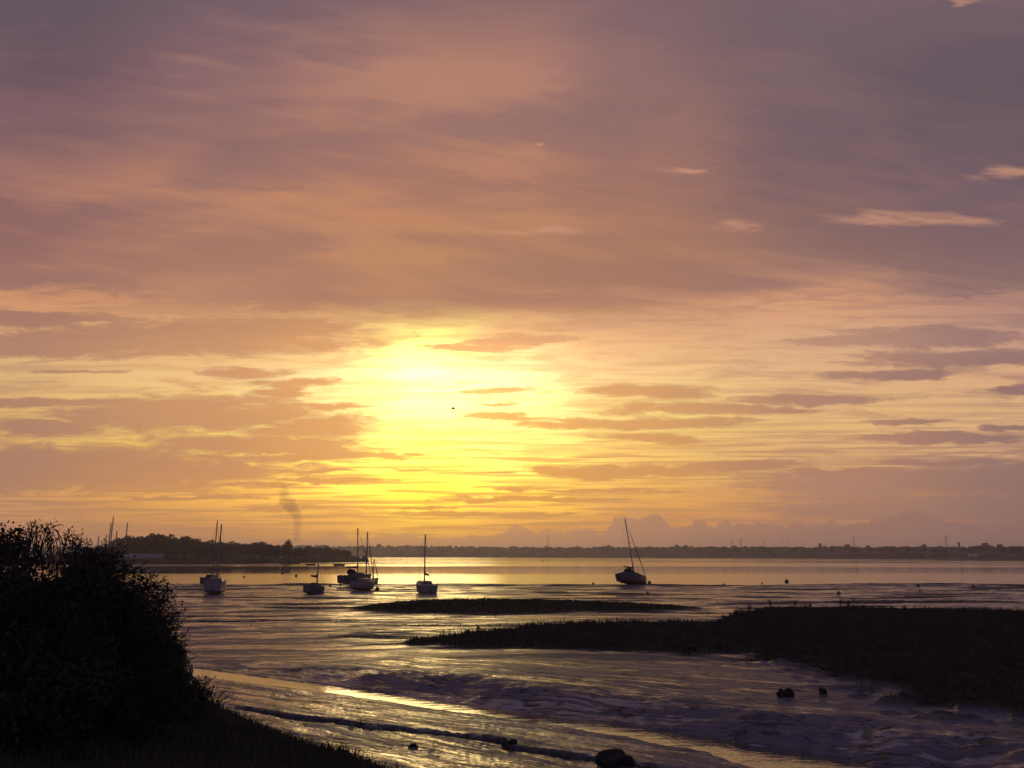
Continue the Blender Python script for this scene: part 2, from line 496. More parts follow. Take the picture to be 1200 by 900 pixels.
isle2 = [at(px, py, .2) for px, py in ((400, 713), (450, 706), (520, 703), (640, 703), (760, 708), (850, 713), (760, 716), (640, 720), (520, 720), (430, 718))]
pen = [at(px, py, .3) for px, py in ((-500, 662), (150, 662), (250, 661.5), (330, 661), (345, 660), (425, 659), (520, 659.6), (600, 659.4), (560, 658.8), (440, 658), (415, 656.6), (390, 655.5))] + [(-400, 1150), (-1500, 1300)]

def ground(x, y):
    r = np.hypot(x, y)
    # shore of the mudflat: about 130 m out, ragged
    shore = 134 + 7 * pn(x / 60, y * 0, 3) + 2.5 * pn(x / 14, y / 30, 9)
    t = y - shore
    z = np.where(t < 0, .11, -.35)
    z = .13 - .48 * sst(-5, 9, t)
    z = z + .34 * np.exp(-((t + 4.0) / 3.5) ** 2) * (1 + .5 * pn(x / 9, y / 9, 14))
    # shallow bars and pools, drawn out across the view
    wig = pn(x / 30, y / 14, 21) * 5
    bars = fbm(x / 26, (y + wig) / 4.2, 3, .5, 11)
    k = sst(34, 66, y) * (1 - sst(-4, 6, t))
    k_mid = sst(30, 44, y) * (1 - sst(-4, 2, t))
    z = z + k * (.24 * bars - .04)
    bars2 = fbm(x / 9, (y + wig * .4) / 1.7, 3, .5, 31)
    z = z + k * .10 * bars2
    # nearer flat stands a little higher
    z = z + .34 * (1 - sst(36, 72, y)) * np.where(y > -5, 1, 1)
    near = 1 - sst(40, 70, y)
    z = z + near * (.14 * fbm(x / 7, y / 3, 3, .5, 41) + .05 * fbm((x * .84 - y * .54) / 2.4, (x * .54 + y * .84) / .5, 3, .55, 51))
    # bank of the old channel
    d, s, a = polydist(x, y, step2)
    sd = d * s
    z = z - .14 * np.exp(-((sd + .5 + .25 * pn(a / 1.2, sd * 0, 8)) / .65) ** 2) * sst(4, 1, np.abs(sd))
    # creek: steep rilled bank beyond it, gentle foreshore on this side
    d, s, a = polydist(x, y, creek)
    arcs = np.cumsum([0] + [math.dist(p, q) for p, q in zip(creek[:-1], creek[1:])])
    w = np.interp(a, arcs, creek_w)
    w = w * (1 + .55 * pn(a / 1.6, s * 3.3, 55) + .35 * pn(a / .5, s * 5.1, 56))
    far = s > 0
    amp = np.interp(a, [0, 8, 14, 22, 34], [.15, .28, .6, 1.0, 1.0])
    dn = np.maximum(d + .55 * pn(a / 2.6, d / 3, 64) * sst(.2, 1.5, d), 0)
    deep = sst(.04, .16, w)
    prof_far = .05 - .17 * deep + (.62 * sst(0, 2.3, dn - w) + .10 * sst(3, 7, d - w)) * amp + .13 * deep * sst(0, .5, d - w)
    prof_near = .05 - .17 * deep + .15 * deep * sst(0, .6, d - w) + .20 * sst(.4, 7, d - w)
    dw = d + .35 * pn(a / 2.5, d / 2.0, 63)
    rill = fbm((a * .94 + dw * .34) / 3.2, (dw * .94 - a * .34) / .42, 4, .6, 61) + .25 * fbm(a / 2.1 + d * .5, d / 2.5, 2, .5, 62)
    prof_far = prof_far + .06 * np.maximum(amp, .35) * rill * sst(.1, 1.0, d - w) * sst(5.5, 2.2, d - w)
    prof_near = prof_near + .075 * (.45 - np.abs(fbm((x * .84 - y * .54) / 2.6, (x * .54 + y * .84) / .5, 4, .55, 66))) * sst(.1, 1, d - w)
    kc = sst(17, 7, d)
    z = z * (1 - kc) + kc * (np.where(far, prof_far, prof_near) + .25 * (z - .45) * sst(0, 2, d - w))
    # small ledge cut in the near flat
    d, s, a = polydist(x, y, ledge)
    sd = d * s + .12 * pn(a / .7, a * 0, 17) + .05 * pn(a / .2, a * 0, 18)
    ar = sst(0, 1.5, a) * sst(2.0, .2, np.abs(sd)) 
    z = z + ar * (.08 * sst(-.02, .10, sd) - .16 * np.exp(-((sd + .08) / .07) ** 2) * (.6 + .8 * np.clip(pn(a / 1.1, a * 0, 19) + .4, 0, 1)))
    lg = ar * np.exp(-((sd + .06) / .13) ** 2)
    wr = sst(-.25, .35, fbm(x / 40, y / 2.5, 3, .5, 15))
    veg_and_shade = .95 * wr * np.exp(-((t + 4.5 + 2 * pn(x / 30, y / 30, 16)) / 3.2) ** 2)  # shaded face of the shore berm, painted in with the plant tone
    bw = fbm(x / 30, (y + wig) / 3.6, 3, .5, 12)
    veg_and_shade = np.maximum(veg_and_shade, .75 * k_mid * sst(.08, .32, bw))  # dark bands painted across the mid flats as shade of the mud slopes
    # salt marsh
    e = 2.6 * pn(x / 6, y / 4.0, 70) + 1.0 * pn(x / 2.2, y / 1.6, 71) + .4 * pn(x / .7, y / .7, 72)
    q = sdpoly(x, y, isle) + e
    m = sst(-.3, 1.3, q)
    hump = .5 * sst(3, 12, q) * sst(52, 62, y) * sst(15, 21, x)
    z = z * (1 - m) + m * (.62 + .16 * fbm(x / 5, y / 5, 3, .5, 75) + hump)
    veg_and_shade = np.maximum(veg_and_shade, sst(-1.8, .6, q + .8 * pn(x / 1.1, y / .8, 73)))
    # broken edge of the marsh on the near right: tussocks
    tus = pn(x / 1.5, y / 1.1, 81) + .5 * pn(x / .5, y / .4, 82)
    reg = sst(-7.5, -.5, q) * sst(8, 13, x) * sst(48, 36, y)
    tm = sst(.14, .38, tus * 1.0 + .22 * reg) * reg * sst(.2, 1.8, polydist(x, y, creek)[0])
    z = z + .16 * tm
    veg_and_shade = np.maximum(veg_and_shade, tm)
    q2 = sdpoly(x, y, isle2) + 1.2 * pn(x / 9, y / 3, 91)
    m2 = sst(-1, 2.5, q2)
    z = z * (1 - m2) + m2 * np.maximum(z, .34)
    veg_and_shade = np.maximum(veg_and_shade, sst(-.8, 1.5, q2) * .95)
    veg_and_shade = np.maximum(veg_and_shade, .9 * np.clip(lg * 1.3, 0, 1))  # shade of the ledge groove painted into the mud colour
    # sea bank on which the photographer stands
    d, s, a = polydist(x, y, toe)
    sd = d * s + .35 * pn(x / 2.2, y / 2.2, 101) + .12 * pn(x / .6, y / .6, 102)
    hb = .27 * np.maximum(sd, 0)
    hb = 3.2 * (1 - np.exp(-hb / 3.2 * 1.1)) * 1.0
    hb = np.minimum(hb * 1.25, 3.3)
    z = np.where(sd > 0, np.maximum(z, .25) * sst(1.5, 0, sd) + hb + .25 * sst(0, 1.5, sd), z)
    z = z + np.where(sd > 0, .08 * fbm(x / 1.5, y / 1.5, 3, .5, 105) * sst(0, 1, sd), 0)
    veg_and_shade = np.maximum(veg_and_shade, sst(-.05, .3, sd))
    # behind the photographer: high ground
    bk = sst(2, -6, y)
    z = z * (1 - bk) + bk * 3.3; veg_and_shade = np.maximum(veg_and_shade, bk)
    # wooded peninsula
    q3 = sdpoly(x, y, pen) + 8 * pn(x / 40, y / 40, 111)
    z = np.where(y > 380, np.maximum(z, -.35 + .75 * sst(-3, 9, q3) + 2.2 * sst(8, 60, q3) * sst(-90, -140, x)), z)
    veg_and_shade = np.maximum(veg_and_shade, np.where(y > 380, sst(2, 12, q3) * sst(-95, -120, x), 0))
    return z, veg_and_shade

az = np.radians(np.concatenate([np.arange(-44, 44.001, .125), np.arange(49, 316, 5.0)]))
rr = [0.3]
while rr[-1] < 6000:
    r_ = rr[-1]
    rr.append(r_ * (1.05 if r_ < 12 else 1.007 if r_ < 170 else 1.012 if r_ < 900 else 1.05))
rr = np.array(rr)
A, RR = np.meshgrid(az, rr, indexing='ij')
GX, GY = RR * np.sin(A), RR * np.cos(A)
GZ, VEG_AND_SHADE = ground(GX, GY)
na, nr = A.shape
idx = np.arange(na * nr).reshape(na, nr)
i2 = np.roll(idx, -1, axis=0)
Fq = np.stack([idx[:, :-1], idx[:, 1:], i2[:, 1:], i2[:, :-1]], -1).reshape(-1, 4)[:, ::-1]
Vg = np.stack([GX, GY, GZ], -1).reshape(-1, 3)

# mud: wet, dark, with drawn-out wrinkles; matt and darker where things grow and where shade is painted in
MUD, nt, b, e = new_mat('wet mud')
geo = e.n('ShaderNodeNewGeometry').outputs['Position']
px_, py_, pz_ = e.sep(geo)
att = e.n('ShaderNodeAttribute', attribute_name='veg_and_shade').outputs['Fac']
P2 = e.xyz(px_, py_, 0)
wv = e.v('MULTIPLY', e.v('SUBTRACT', e.noise(P2, .35, 3, .5, out=1), (.5, .5, .5)), (.8, .6, 0))
Pw = e.v('ADD', P2, wv)
# near the creek the wrinkles run with it, farther out they lie across the view
rx_ = e.m('SUBTRACT', e.m('MULTIPLY', e.sep(Pw)[0], .84), e.m('MULTIPLY', e.sep(Pw)[1], .54))
ry_ = e.m('ADD', e.m('MULTIPLY', e.sep(Pw)[0], .54), e.m('MULTIPLY', e.sep(Pw)[1], .84))
Pr = e.xyz(rx_, ry_, 0)
def ridge(v): return e.m('SUBTRACT', 1.0, e.m('ABSOLUTE', e.m('MULTIPLY', e.m('SUBTRACT', v, .5), 3.0)))
nearf = e.mr(py_, 44, 30)
def lerp(a, b_): return e.m('ADD', e.m('MULTIPLY', a, e.m('SUBTRACT', 1.0, nearf)), e.m('MULTIPLY', b_, nearf))
na1 = lerp(ridge(e.noise(e.v('MULTIPLY', Pw, (.30, 1.5, 1)), 1.0, 3, .5, .4)), ridge(e.noise(e.v('MULTIPLY', Pr, (.22, 1.7, 1)), 1.0, 3, .5, .3)))
na2 = lerp(ridge(e.noise(e.v('MULTIPLY', Pw, (1.0, 3.6, 1)), 1.0, 3, .6, .3)), ridge(e.noise(e.v('MULTIPLY', Pr, (.8, 4.6, 1)), 1.0, 3, .6, .3)))
na3 = e.noise(P2, 22, 3, .6)
# the small wrinkles fade with distance from the near flats (they are finer out there)
hgt = e.m('ADD', e.m('MULTIPLY', na1, .16), e.m('ADD', e.m('MULTIPLY', na2, .065), e.m('MULTIPLY', na3, .020)))
tone = e.noise(e.v('MULTIPLY', P2, (.12, .4, 1)), 1.0, 5, .6)
mudc = e.mix(tone, (.048, .045, .056, 1), (.095, .088, .106, 1))
vc = e.mix(e.noise(P2, 2.0, 5, .65), (.014, .013, .011, 1), (.030, .028, .020, 1))
sn = lerp(e.noise(e.v('MULTIPLY', Pw, (.10, .75, 1)), 1.0, 6, .66, .6), e.noise(e.v('MULTIPLY', Pr, (.22, 1.5, 1)), 1.0, 6, .66, .5))
sn2 = lerp(e.noise(e.v('MULTIPLY', Pw, (.5, 3.0, 1)), 1.0, 4, .6, .3), e.noise(e.v('MULTIPLY', Pr, (1.0, 6.0, 1)), 1.0, 4, .6, .3))
wn_ = e.m('ADD', e.m('MULTIPLY', sn, .7), e.m('MULTIPLY', sn2, .3))
wet = e.mr(e.m('SUBTRACT', wn_, e.m('MULTIPLY', pz_, .10)), .445, .515)      # film of water lies in the hollows
bp = e.n('ShaderNodeBump'); bp.inputs['Strength'].default_value = .8; bp.inputs['Distance'].default_value = 1.0
setin(nt, bp.inputs['Height'], e.m('MULTIPLY', hgt, e.mr(wet, 0, 1, 1.15, .45, smooth=False)))
setin(nt, b.inputs['Normal'], bp.outputs[0])
dryr = e.mr(wet, 0, 1, .42, .12, smooth=False)
setin(nt, b.inputs['Roughness'], e.m('ADD', dryr, e.m('MULTIPLY', att, .6), clamp=True))
spk = e.mr(e.m('ADD', e.m('MULTIPLY', e.noise(e.v('MULTIPLY', Pr, (2.2, 7.0, 1)), 1.0, 5, .7), .6), e.m('MULTIPLY', e.noise(P2, .8, 3, .6), .4)), .53, .58)
spk = e.m('MULTIPLY', spk, e.mr(py_, 60, 30))      # scraps of weed and grit strewn on the near mud
spc = e.m('MULTIPLY', e.mr(wet, 0, 1, .05, .66, smooth=False), e.m('SUBTRACT', 1.0, e.m('MULTIPLY', spk, .85)))
setin(nt, b.inputs['Base Color'], e.mix(e.m('MAXIMUM', att, e.m('MULTIPLY', spk, .7)), mudc, vc))
setin(nt, b.inputs['Specular IOR Level'], e.m('MULTIPLY', spc, e.m('SUBTRACT', 1.0, e.m('MULTIPLY', att, 1.0))))

go = np_mesh('mudflat', Vg, Fq, MUD, smooth=True)
at_ = go.data.attributes.new('veg_and_shade', 'FLOAT', 'POINT')
at_.data.foreach_set('value', VEG_AND_SHADE.astype(np.float32).ravel())
tag(go, kind='structure')

def gz(x, y):
    return float(ground(np.array([float(x)]), np.array([float(y)]))[0][0])

# water: one calm sheet with ruffled lanes
WAT, nt, b, e = new_mat('estuary water')
geo = e.n('ShaderNodeNewGeometry').outputs['Position']
x_, y_, z_ = e.sep(geo)
P2 = e.xyz(x_, y_, 0)
lane = e.noise(e.v('MULTIPLY', P2, (1 / 420, 1 / 60, 1)), 1.0, 4, .55, .5)
lane2 = e.noise(e.v('MULTIPLY', P2, (1 / 160, 1 / 16, 1)), 1.0, 4, .55, .3)
ruf = e.mr(e.m('ADD', e.m('MULTIPLY', lane, .65), e.m('MULTIPLY', lane2, .35)), .42, .56)
outside = e.mr(y_, 90, 150)
yy = e.m('ADD', y_, e.m('MULTIPLY', e.m('SUBTRACT', lane, .5), 160))
band = e.m('MULTIPLY', e.mr(yy, 215, 245), e.mr(yy, 360, 330))
ruf = e.m('MULTIPLY', ruf, e.m('SUBTRACT', 1.0, e.m('MULTIPLY', band, .9)))
ruf = e.m('MAXIMUM', ruf, e.mr(yy, 225, 195))
wn = e.m('ADD', e.noise(e.v('MULTIPLY', P2, (.6, 1.6, 1)), 1.0, 4, .55), e.m('MULTIPLY', e.noise(e.v('MULTIPLY', P2, (3, 7, 1)), 1.0, 3, .5), .25))
bp = e.n('ShaderNodeBump'); bp.inputs['Distance'].default_value = 1.0
bp.inputs['Strength'].default_value = 1.0
setin(nt, bp.inputs['Height'], e.m('MULTIPLY', wn, e.m('ADD', e.mr(y_, 40, 80, .02, .006), e.m('MULTIPLY', e.m('MULTIPLY', ruf, outside), .045))))
setin(nt, b.inputs['Normal'], bp.outputs[0])
b.inputs['Base Color'].default_value = (.03, .028, .025, 1)
setin(nt, b.inputs['Roughness'], e.m('ADD', .03, e.m('MULTIPLY', e.m('MULTIPLY', ruf, outside), .11)))
b.inputs['IOR'].default_value = 1.55
W = 6000
wo_ = mesh_obj('water', [(-W, 12, 0), (W, 12, 0), (W, W, 0), (-W, W, 0)], [(0, 1, 2, 3)], WAT)
tag(wo_, kind='structure')

# far shore: low wooded hills, nearer towards the right
def shore_d(px): return float(np.interp(px, [-600, 300, 560, 800, 1000, 1200, 1800], [3000, 2700, 2300, 1750, 1350, 1000, 800]))
def top_px(px):
    return float(np.interp(px, [-600, 200, 330, 420, 560, 700, 860, 960, 1100, 1200, 1800], [644, 642, 641, 641.5, 642.5, 643, 642.5, 642.5, 642.5, 642, 641]))
HILL = simple('distant woodland', (.035, .036, .026), .95, .1, var=.4, scale=.02)
cols_ = list(np.arange(-600, 1801, 4.0)); V = []; fr = [0, .04, .12, .3, .6, 1.0, 1.5]
for px in cols_:
    d0 = shore_d(px)
    for k, f in enumerate(fr):
        d = d0 * (1 + f * .16)
        x = ray(px, 651)[0] / ray(px, 651)[1] * d
        top = 5 + (651 - top_px(px)) / 900 * d
        prof = [0, .22, .5, .78, .97, 1.0, .8][k]
        z = top * prof + (3.0 * float(fbm(np.array([x / 90]), np.array([d / 130]), 3)[0]) if k > 1 else 0) - (1.5 if k == 0 else 0)
        V.append((x, d, z))
n = len(fr); fc = []
for i in range(len(cols_) - 1):
    for k in range(n - 1):
        a = i * n + k; fc.append((a, a + n, a + n + 1, a + 1))
ho = mesh_obj('hills', V, fc, HILL, smooth=True); tag(ho, kind='structure')

# ------------------------------------------------------------------ far woods
WOOD = simple('dark foliage far off', (.030, .034, .020), .9, .1, var=.4, scale=.2)
def leaf_mass(n, sampler, size, seed=1, aspect=.45, up=.0):
    """n small leaf quads; sampler(rs, n) -> points (n,3), outward dirs (n,3)"""
    rs = np.random.RandomState(seed)
    p, o = sampler(rs, n)
    n = len(p)
    d = rs.normal(size=(n, 3)) + o * .6 + np.array([0, 0, up])
    d /= np.linalg.norm(d, axis=1)[:, None]
    w = np.cross(d, rs.normal(size=(n, 3))); w /= np.linalg.norm(w, axis=1)[:, None]
    s = (size * rs.uniform(.55, 1.35, n))[:, None]
    q = np.stack([p - d * s * .5, p + w * s * aspect * .5, p + d * s * .5, p - w * s * aspect * .5], 1)
    return q.reshape(-1, 3), np.arange(n * 4).reshape(n, 4)

def ell_sampler(ells, clump=0.0, nclump=40, shell=.35):
    """points in a union of ellipsoids (centre, radii), gathered in clumps"""
    def f(rs, n):
        vol = np.array([r[0] * r[1] * r[2] for c, r in ells]) ** .8; vol /= vol.sum()
        cl = []
        for k in rs.choice(len(ells), nclump, p=vol):
            c, r = ells[k]
            v = rs.normal(size=3); v /= np.linalg.norm(v)
            v *= rs.uniform(shell, 1.0) ** .5
            cl.append((np.array(c) + v * np.array(r), v))
        ci = rs.randint(0, nclump, n)
        base = np.array([c[0] for c in cl])[ci]; out = np.array([c[1] for c in cl])[ci]
        v = rs.normal(size=(n, 3)); v /= np.linalg.norm(v, axis=1)[:, None]
        v *= (rs.uniform(0, 1, n) ** .45)[:, None] * clump
        return base + v, out
    return f

# woods along the far shore that read as one dark mass
Vs = []; Fs = []; off = 0
rsw = np.random.RandomState(3)
mbw = MB()
px = -350.0
while px < 1500:
    d = shore_d(px) * rsw.uniform(1.02, 1.17)
    tp = top_px(px) - rsw.uniform(-.5, 1.9) * (1 + .6 * pn(np.array([px / 40.0]), np.array([.3]), 5)[0])
    x = ray(px, 651)[0] / ray(px, 651)[1] * d
    ztop = 5 + (651 - tp) / 900 * d
    rx = d / 900 * rsw.uniform(1.6, 4.2); rz = d / 900 * rsw.uniform(1.5, 3.2)
    mbw.blob((x, d, ztop - rz), (rx, rx, rz), int(px * 7) & 1023, .35, 8, 5)
    px += rsw.uniform(.9, 2.6)
px = -350.0
while px < 1500:       # lower belts on the slope and along the water
    f = rsw.choice([.01, .03, .06])
    d = shore_d(px) * (1 + f)
    x = ray(px, 651)[0] / ray(px, 651)[1] * d
    rx = d / 900 * rsw.uniform(1.5, 4.5); rz = d / 900 * rsw.uniform(1.0, 2.4)
    base = (5 + (651 - top_px(px)) / 900 * d) * float(np.interp(f, [0, .0064, .019, .048, .096], [0, .22, .5, .78, .97]))
    mbw.blob((x, d, base), (rx, rx, rz), int(px * 5) & 1023, .35, 8, 5)
    px += rsw.uniform(1.2, 3.4)
wd = mbw.build('distant_woods', WOOD, smooth=True); tag(wd, kind='stuff')

ORD = ['first', 'second', 'third', 'fourth', 'fifth', 'sixth', 'seventh', 'eighth', 'ninth', 'tenth', 'eleventh', 'twelfth', 'thirteenth',
       'fourteenth', 'fifteenth', 'sixteenth', 'seventeenth', 'eighteenth', 'nineteenth', 'twentieth', 'twenty-first', 'twenty-second',
       'twenty-third', 'twenty-fourth', 'twenty-fifth', 'twenty-sixth', 'twenty-seventh', 'twenty-eighth', 'twenty-ninth', 'thirtieth']

# trees of the wooded spit: unit prototypes (height 1, crown width about 1), scaled copies
CROWN = simple('dusk foliage', (.040, .045, .022), .85, .15, var=.4, scale=3)
BARK = simple('bark', (.05, .04, .03), .9, .1, var=.3, scale=8)
def proto_tree(seed, ells, trunk_h=.35):
    r = random.Random(seed)
    root = empty('tree', (0, 0, 0))
    t = MB(); t.tube([(0, 0, -.02), (.01, 0, trunk_h * .5), (0, .01, trunk_h), (0.01, 0, .6)], [.035, .028, .022, .008], 7)
    for k in range(5):
        a = r.uniform(0, 6.28); z0 = trunk_h * r.uniform(.7, 1.2)
        t.tube([(0, 0, z0), (.12 * math.cos(a), .12 * math.sin(a), z0 + .12), (.25 * math.cos(a), .25 * math.sin(a), z0 + .2)], [.014, .009, .004], 5)
    t.build('trunk', BARK, root)
    V, Q = leaf_mass(5200, ell_sampler(ells, .13, 110, .05), .062, seed, .8)
    np_mesh('crown', V, Q, CROWN, root)
    return root
PR = [proto_tree(1, [((0, 0, .62), (.42, .42, .30)), ((.2, 0, .45), (.28, .3, .22)), ((-.22, 0, .48), (.25, .3, .24))]),
      proto_tree(2, [((0, 0, .55), (.5, .45, .33)), ((.28, 0, .4), (.25, .3, .25)), ((-.3, 0, .42), (.24, .3, .26))]),
      proto_tree(3, [((.05, 0, .66), (.3, .3, .27)), ((-.15, 0, .42), (.3, .3, .3)), ((.22, 0, .36), (.24, .3, .24))]),
      proto_tree(4, [((0, 0, .6), (.3, .3, .36)), ((0.02, 0, .35), (.33, .3, .25))])]
# (px, top py, width px, prototype, depth)
TR = [(104, 640, 20, 1, 540), (122, 637, 18, 0, 520), (136, 631, 20, 2, 510), (146, 627, 24, 0, 500), (158, 625.5, 26, 1, 505), (172, 627, 26, 0, 500), (184, 622.5, 30, 1, 505),
      (197, 625, 26, 0, 510), (209, 629, 22, 1, 500), (219, 625, 20, 2, 505), (229, 628, 20, 2, 500), (240, 632.5, 20, 1, 505), (252, 632, 26, 0, 500),
      (263, 634, 18, 1, 510), (274, 633.5, 20, 0, 620), (285, 635.5, 16, 1, 640), (293, 637, 16, 0, 540), (302, 633, 20, 1, 530), (312, 635, 18, 0, 535), (322, 637, 16, 1, 530), (337, 632, 14, 3, 530),
      (350, 640, 14, 1, 560), (361, 637.5, 10, 2, 700), (371, 640, 14, 1, 720), (383, 639, 13, 0, 740), (394, 642, 14, 1, 730), (405, 643.5, 12, 0, 740)]
look = ['broad', 'rounded', 'ragged', 'tall narrow']
for i, (px, py, wpx, k, d) in enumerate(TR):
    o = copy_tree(PR[k])
    p = atd(px, py, d)
    base = max(gz(p.x, p.y), .2) - .2
    hgt_ = (p.z - base) * .90
    o.location = (p.x, d, base)
    sx = wpx / 900 * d / .95 * 1.3
    o.scale = (sx, sx, hgt_ / .93)
    o.rotation_euler = (0, 0, (0, 3.14)[i % 2] + .2 * (i % 5))
    tag(o, f"{['rounded', 'broad low', 'ragged topped', 'tall narrow'][k]} dark tree on the left shore, {ORD[i]} from the left", 'tree', 'trees along the wooded left shore')
for p_ in PR:
    for c in list(p_.children): bpy.data.objects.remove(c)
    bpy.data.objects.remove(p_)

# undergrowth and reeds that fill the foot of the tree belt
mbh = MB(); rs2 = random.Random(9)
for i in range(150):
    px = 60 + 370 * i / 150 + rs2.uniform(-2, 2)
    d = rs2.uniform(488, 512) if px < 345 else rs2.uniform(640, 730)
    p = atd(px, 655, d)
    mbh.blob((p.x, d, max(gz(p.x, d), .2) + .3), (rs2.uniform(2, 5), 3, rs2.uniform(1.6, 4.2) * (1 if px < 345 else .9)), i, .3, 9, 6)
tag(mbh.build('undergrowth', WOOD, smooth=True), kind='stuff')

WHITE = simple('weathered white paint', (.30, .30, .29), .5, .4, var=.15, scale=2)
GREYW = simple('grey boarding', (.05, .048, .048), .7, .3, var=.2, scale=1)
ROOF = simple('slate roof', (.06, .055, .055), .6, .3, var=.3, scale=2)
GLASS = simple('window glass', (.02, .02, .025), .08, .8, var=.1)
def shed(name, p, size, rz, label, cat, wallm, nwin=3, group=None):
    L, Wd, Ht = size
    root = empty(name, p, rz)
    m = MB(); m.box((0, 0, Ht / 2), (L / 2, Wd / 2, Ht / 2)); m.build('wall', wallm, root)
    r = MB(); e_ = Wd / 2 + .25; l_ = L / 2 + .3; rh = Wd * .32
    r.add([(-l_, -e_, Ht), (l_, -e_, Ht), (l_, 0, Ht + rh), (-l_, 0, Ht + rh), (-l_, e_, Ht), (l_, e_, Ht)], [(0, 1, 2, 3), (3, 2, 5, 4), (0, 3, 4), (1, 5, 2), (0, 4, 5, 1)])
    r.build('roof', ROOF, root)
    for k in range(nwin):
        w = MB(); x = (k - (nwin - 1) / 2) * L / nwin
        w.box((x, -Wd / 2 - .02, Ht * .55), (L / nwin * .22, .03, Ht * .18)); w.build('window', GLASS, root)
    tag(root, label, cat, group)
    return root
p = atd(171, 651, 478); shed('boathouse', (p.x, 478, 1.2), (22, 8, 2.4), .05, 'long low grey building at the water edge below the left trees', 'building', GREYW, 6)
p = atd(279, 646, 500); shed('cottage', (p.x, 500, 1.0), (4.0, 4, 2.6), .1, 'small white cottage between two clumps of trees on the left shore', 'house', WHITE, 1)
p = atd(1138, 653, 1075); shed('house', (p.x, 1075, 3), (5, 5, 4.5), 0, 'white house on the far right shore, left one of the pair', 'house', WHITE, 2, 'white houses on the far shore')
p = atd(1143, 653, 1070); shed('house', (p.x, 1070, 3), (4, 5, 4), .3, 'small white house on the far right shore, right one of the pair', 'house', WHITE, 2, 'white houses on the far shore')
p = atd(1124, 641, 1190); ch = empty('chimney_tower', (p.x, 1190, 12))
m = MB(); m.tube([(0, 0, -4), (0, 0, 12)], [1.6, 1.4], 10); m.build('shaft', GREYW, ch)
m = MB(); m.tube([(0, 0, 12), (0, 0, 12.6)], [1.9, 1.9], 10); m.build('cap', ROOF, ch)
tag(ch, 'stubby dark tower standing above the far trees near the right edge', 'tower')

# pylons on the far skyline
STEEL = simple('galvanised steel', (.22, .22, .23), .6, .5, metal=.3)
def pylon():
    root = empty('pylon', (0, 0, 0)); H_ = 1.0
    m = MB()
    for sx in (-1, 1):
        for sy in (-1, 1):
            m.tube([(sx * .09, sy * .09, 0), (sx * .03, sy * .03, .6), (sx * .012, sy * .012, 1)], .005, 4)
    for k in range(6):
        z0, z1 = k / 6, (k + 1) / 6; a = .09 - .085 * z0 if z0 < .6 else .03; b2 = max(.012, .09 - .1 * z1)
        for sy in (-1, 1):
            m.tube([(-a, sy * a, z0), (b2, sy * b2, z1)], .005, 3); m.tube([(a, sy * a, z0), (-b2, sy * b2, z1)], .005, 3)
    m.build('lattice', STEEL, root)
    for z, w in ((.68, .16), (.8, .2), (.92, .14)):
        a = MB(); a.tube([(-w, 0, z), (0, 0, z + .03), (w, 0, z)], .005, 4); a.build('cross_arm', STEEL, root)
    return root
pp = pylon(); PYL = [(642, 628), (858, 632), (868, 631), (895, 633), (1000, 630), (918, 633), (1108, 628), (923, 634)]
PYL.sort()
for i, (px, py) in enumerate(PYL):
    o = pp if i == 0 else copy_tree(pp)
    d = shore_d(px) * 1.2
    q = atd(px, py, d); zb = 5 + (651 - top_px(px)) / 900 * d - 6
    o.location = (q.x, d, zb); s = q.z - zb; o.scale = (s, s, s); o.rotation_euler = (0, 0, .3 * i)
    tag(o, f'faint lattice pylon on the far skyline, {ORD[i]} of the pylons from the left', 'pylon', 'pylons on the far skyline')

# lone trees that stand out of the far skyline
def far_tree():
    root = empty('skyline_tree', (0, 0, 0))
    t = MB(); t.tube([(0, 0, -.1), (0, 0, .6)], [.05, .03], 6); t.build('trunk', BARK, root)
    V, Q = leaf_mass(420, ell_sampler([((0, 0, .68), (.38, .38, .3))], .16, 22, .1), .16, 5, .8)
    np_mesh('crown', V, Q, CROWN, root)
    return root
ft = far_tree(); FT = [(444, 637.5, 7), (455, 639, 6), (478, 639, 5), (640, 640, 5), (676, 640, 6), (713, 639, 6), (793, 638.5, 6), (804, 639, 6), (961, 636.5, 4), (993, 638, 9), (1017, 639, 5), (1083, 638, 6), (1155, 636.5, 10), (1172, 638, 8)]
for i, (px, py, wp) in enumerate(FT):
    o = ft if i == 0 else copy_tree(ft)
    d = shore_d(px) * 1.13; q = atd(px, py, d)
    s = wp / 900 * d * 1.1; hh = max(s, 10.0)
    o.location = (q.x, d, q.z - hh * .98); o.scale = (s, s, hh)
    tag(o, f'small tree rising above the far wooded skyline, {ORD[i]} of them from the left', 'tree', 'trees on the far skyline')

# ------------------------------------------------------------------ yachts
NAVY = simple('navy gelcoat', (.015, .018, .032), .5, .3, var=.2, scale=3)
PALE = simple('pale gelcoat', (.07, .072, .08), .35, .5, var=.1, scale=3)
DECK = simple('deck paint', (.12, .12, .115), .6, .4, var=.15, scale=4)
ANTIF = simple('antifoul', (.05, .025, .022), .8, .2, var=.3, scale=4)
ALU = simple('anodised spar', (.10, .09, .085), .4, .5, metal=.3, var=.1)
CANVAS = simple('dark canvas', (.02, .022, .03), .9, .2, var=.3, scale=5, bump=.01)
WIRE = simple('rigging wire', (.08, .08, .08), .5, .4, metal=.4)
RED = simple('faded orange buoy plastic', (.07, .03, .022), .5, .4, var=.2, scale=4)
ROPE = simple('rope', (.2, .18, .15), .9, .1)

def section(t, L, B, fb, draft):
    """half beam, sheer height, bottom depth at station t (0 stern .. 1 bow)"""
    bm_ = B / 2 * (1 - max(0, (t - .45) / .55) ** 2.1) * (.78 + .22 * min(1, t / .35))
    sh = fb * (1 + .32 * (t - .35) ** 2 * 2)
    dp = draft * math.sin(math.pi * min(1, .12 + t * .88)) ** .6
    return max(bm_, .02), sh, dp

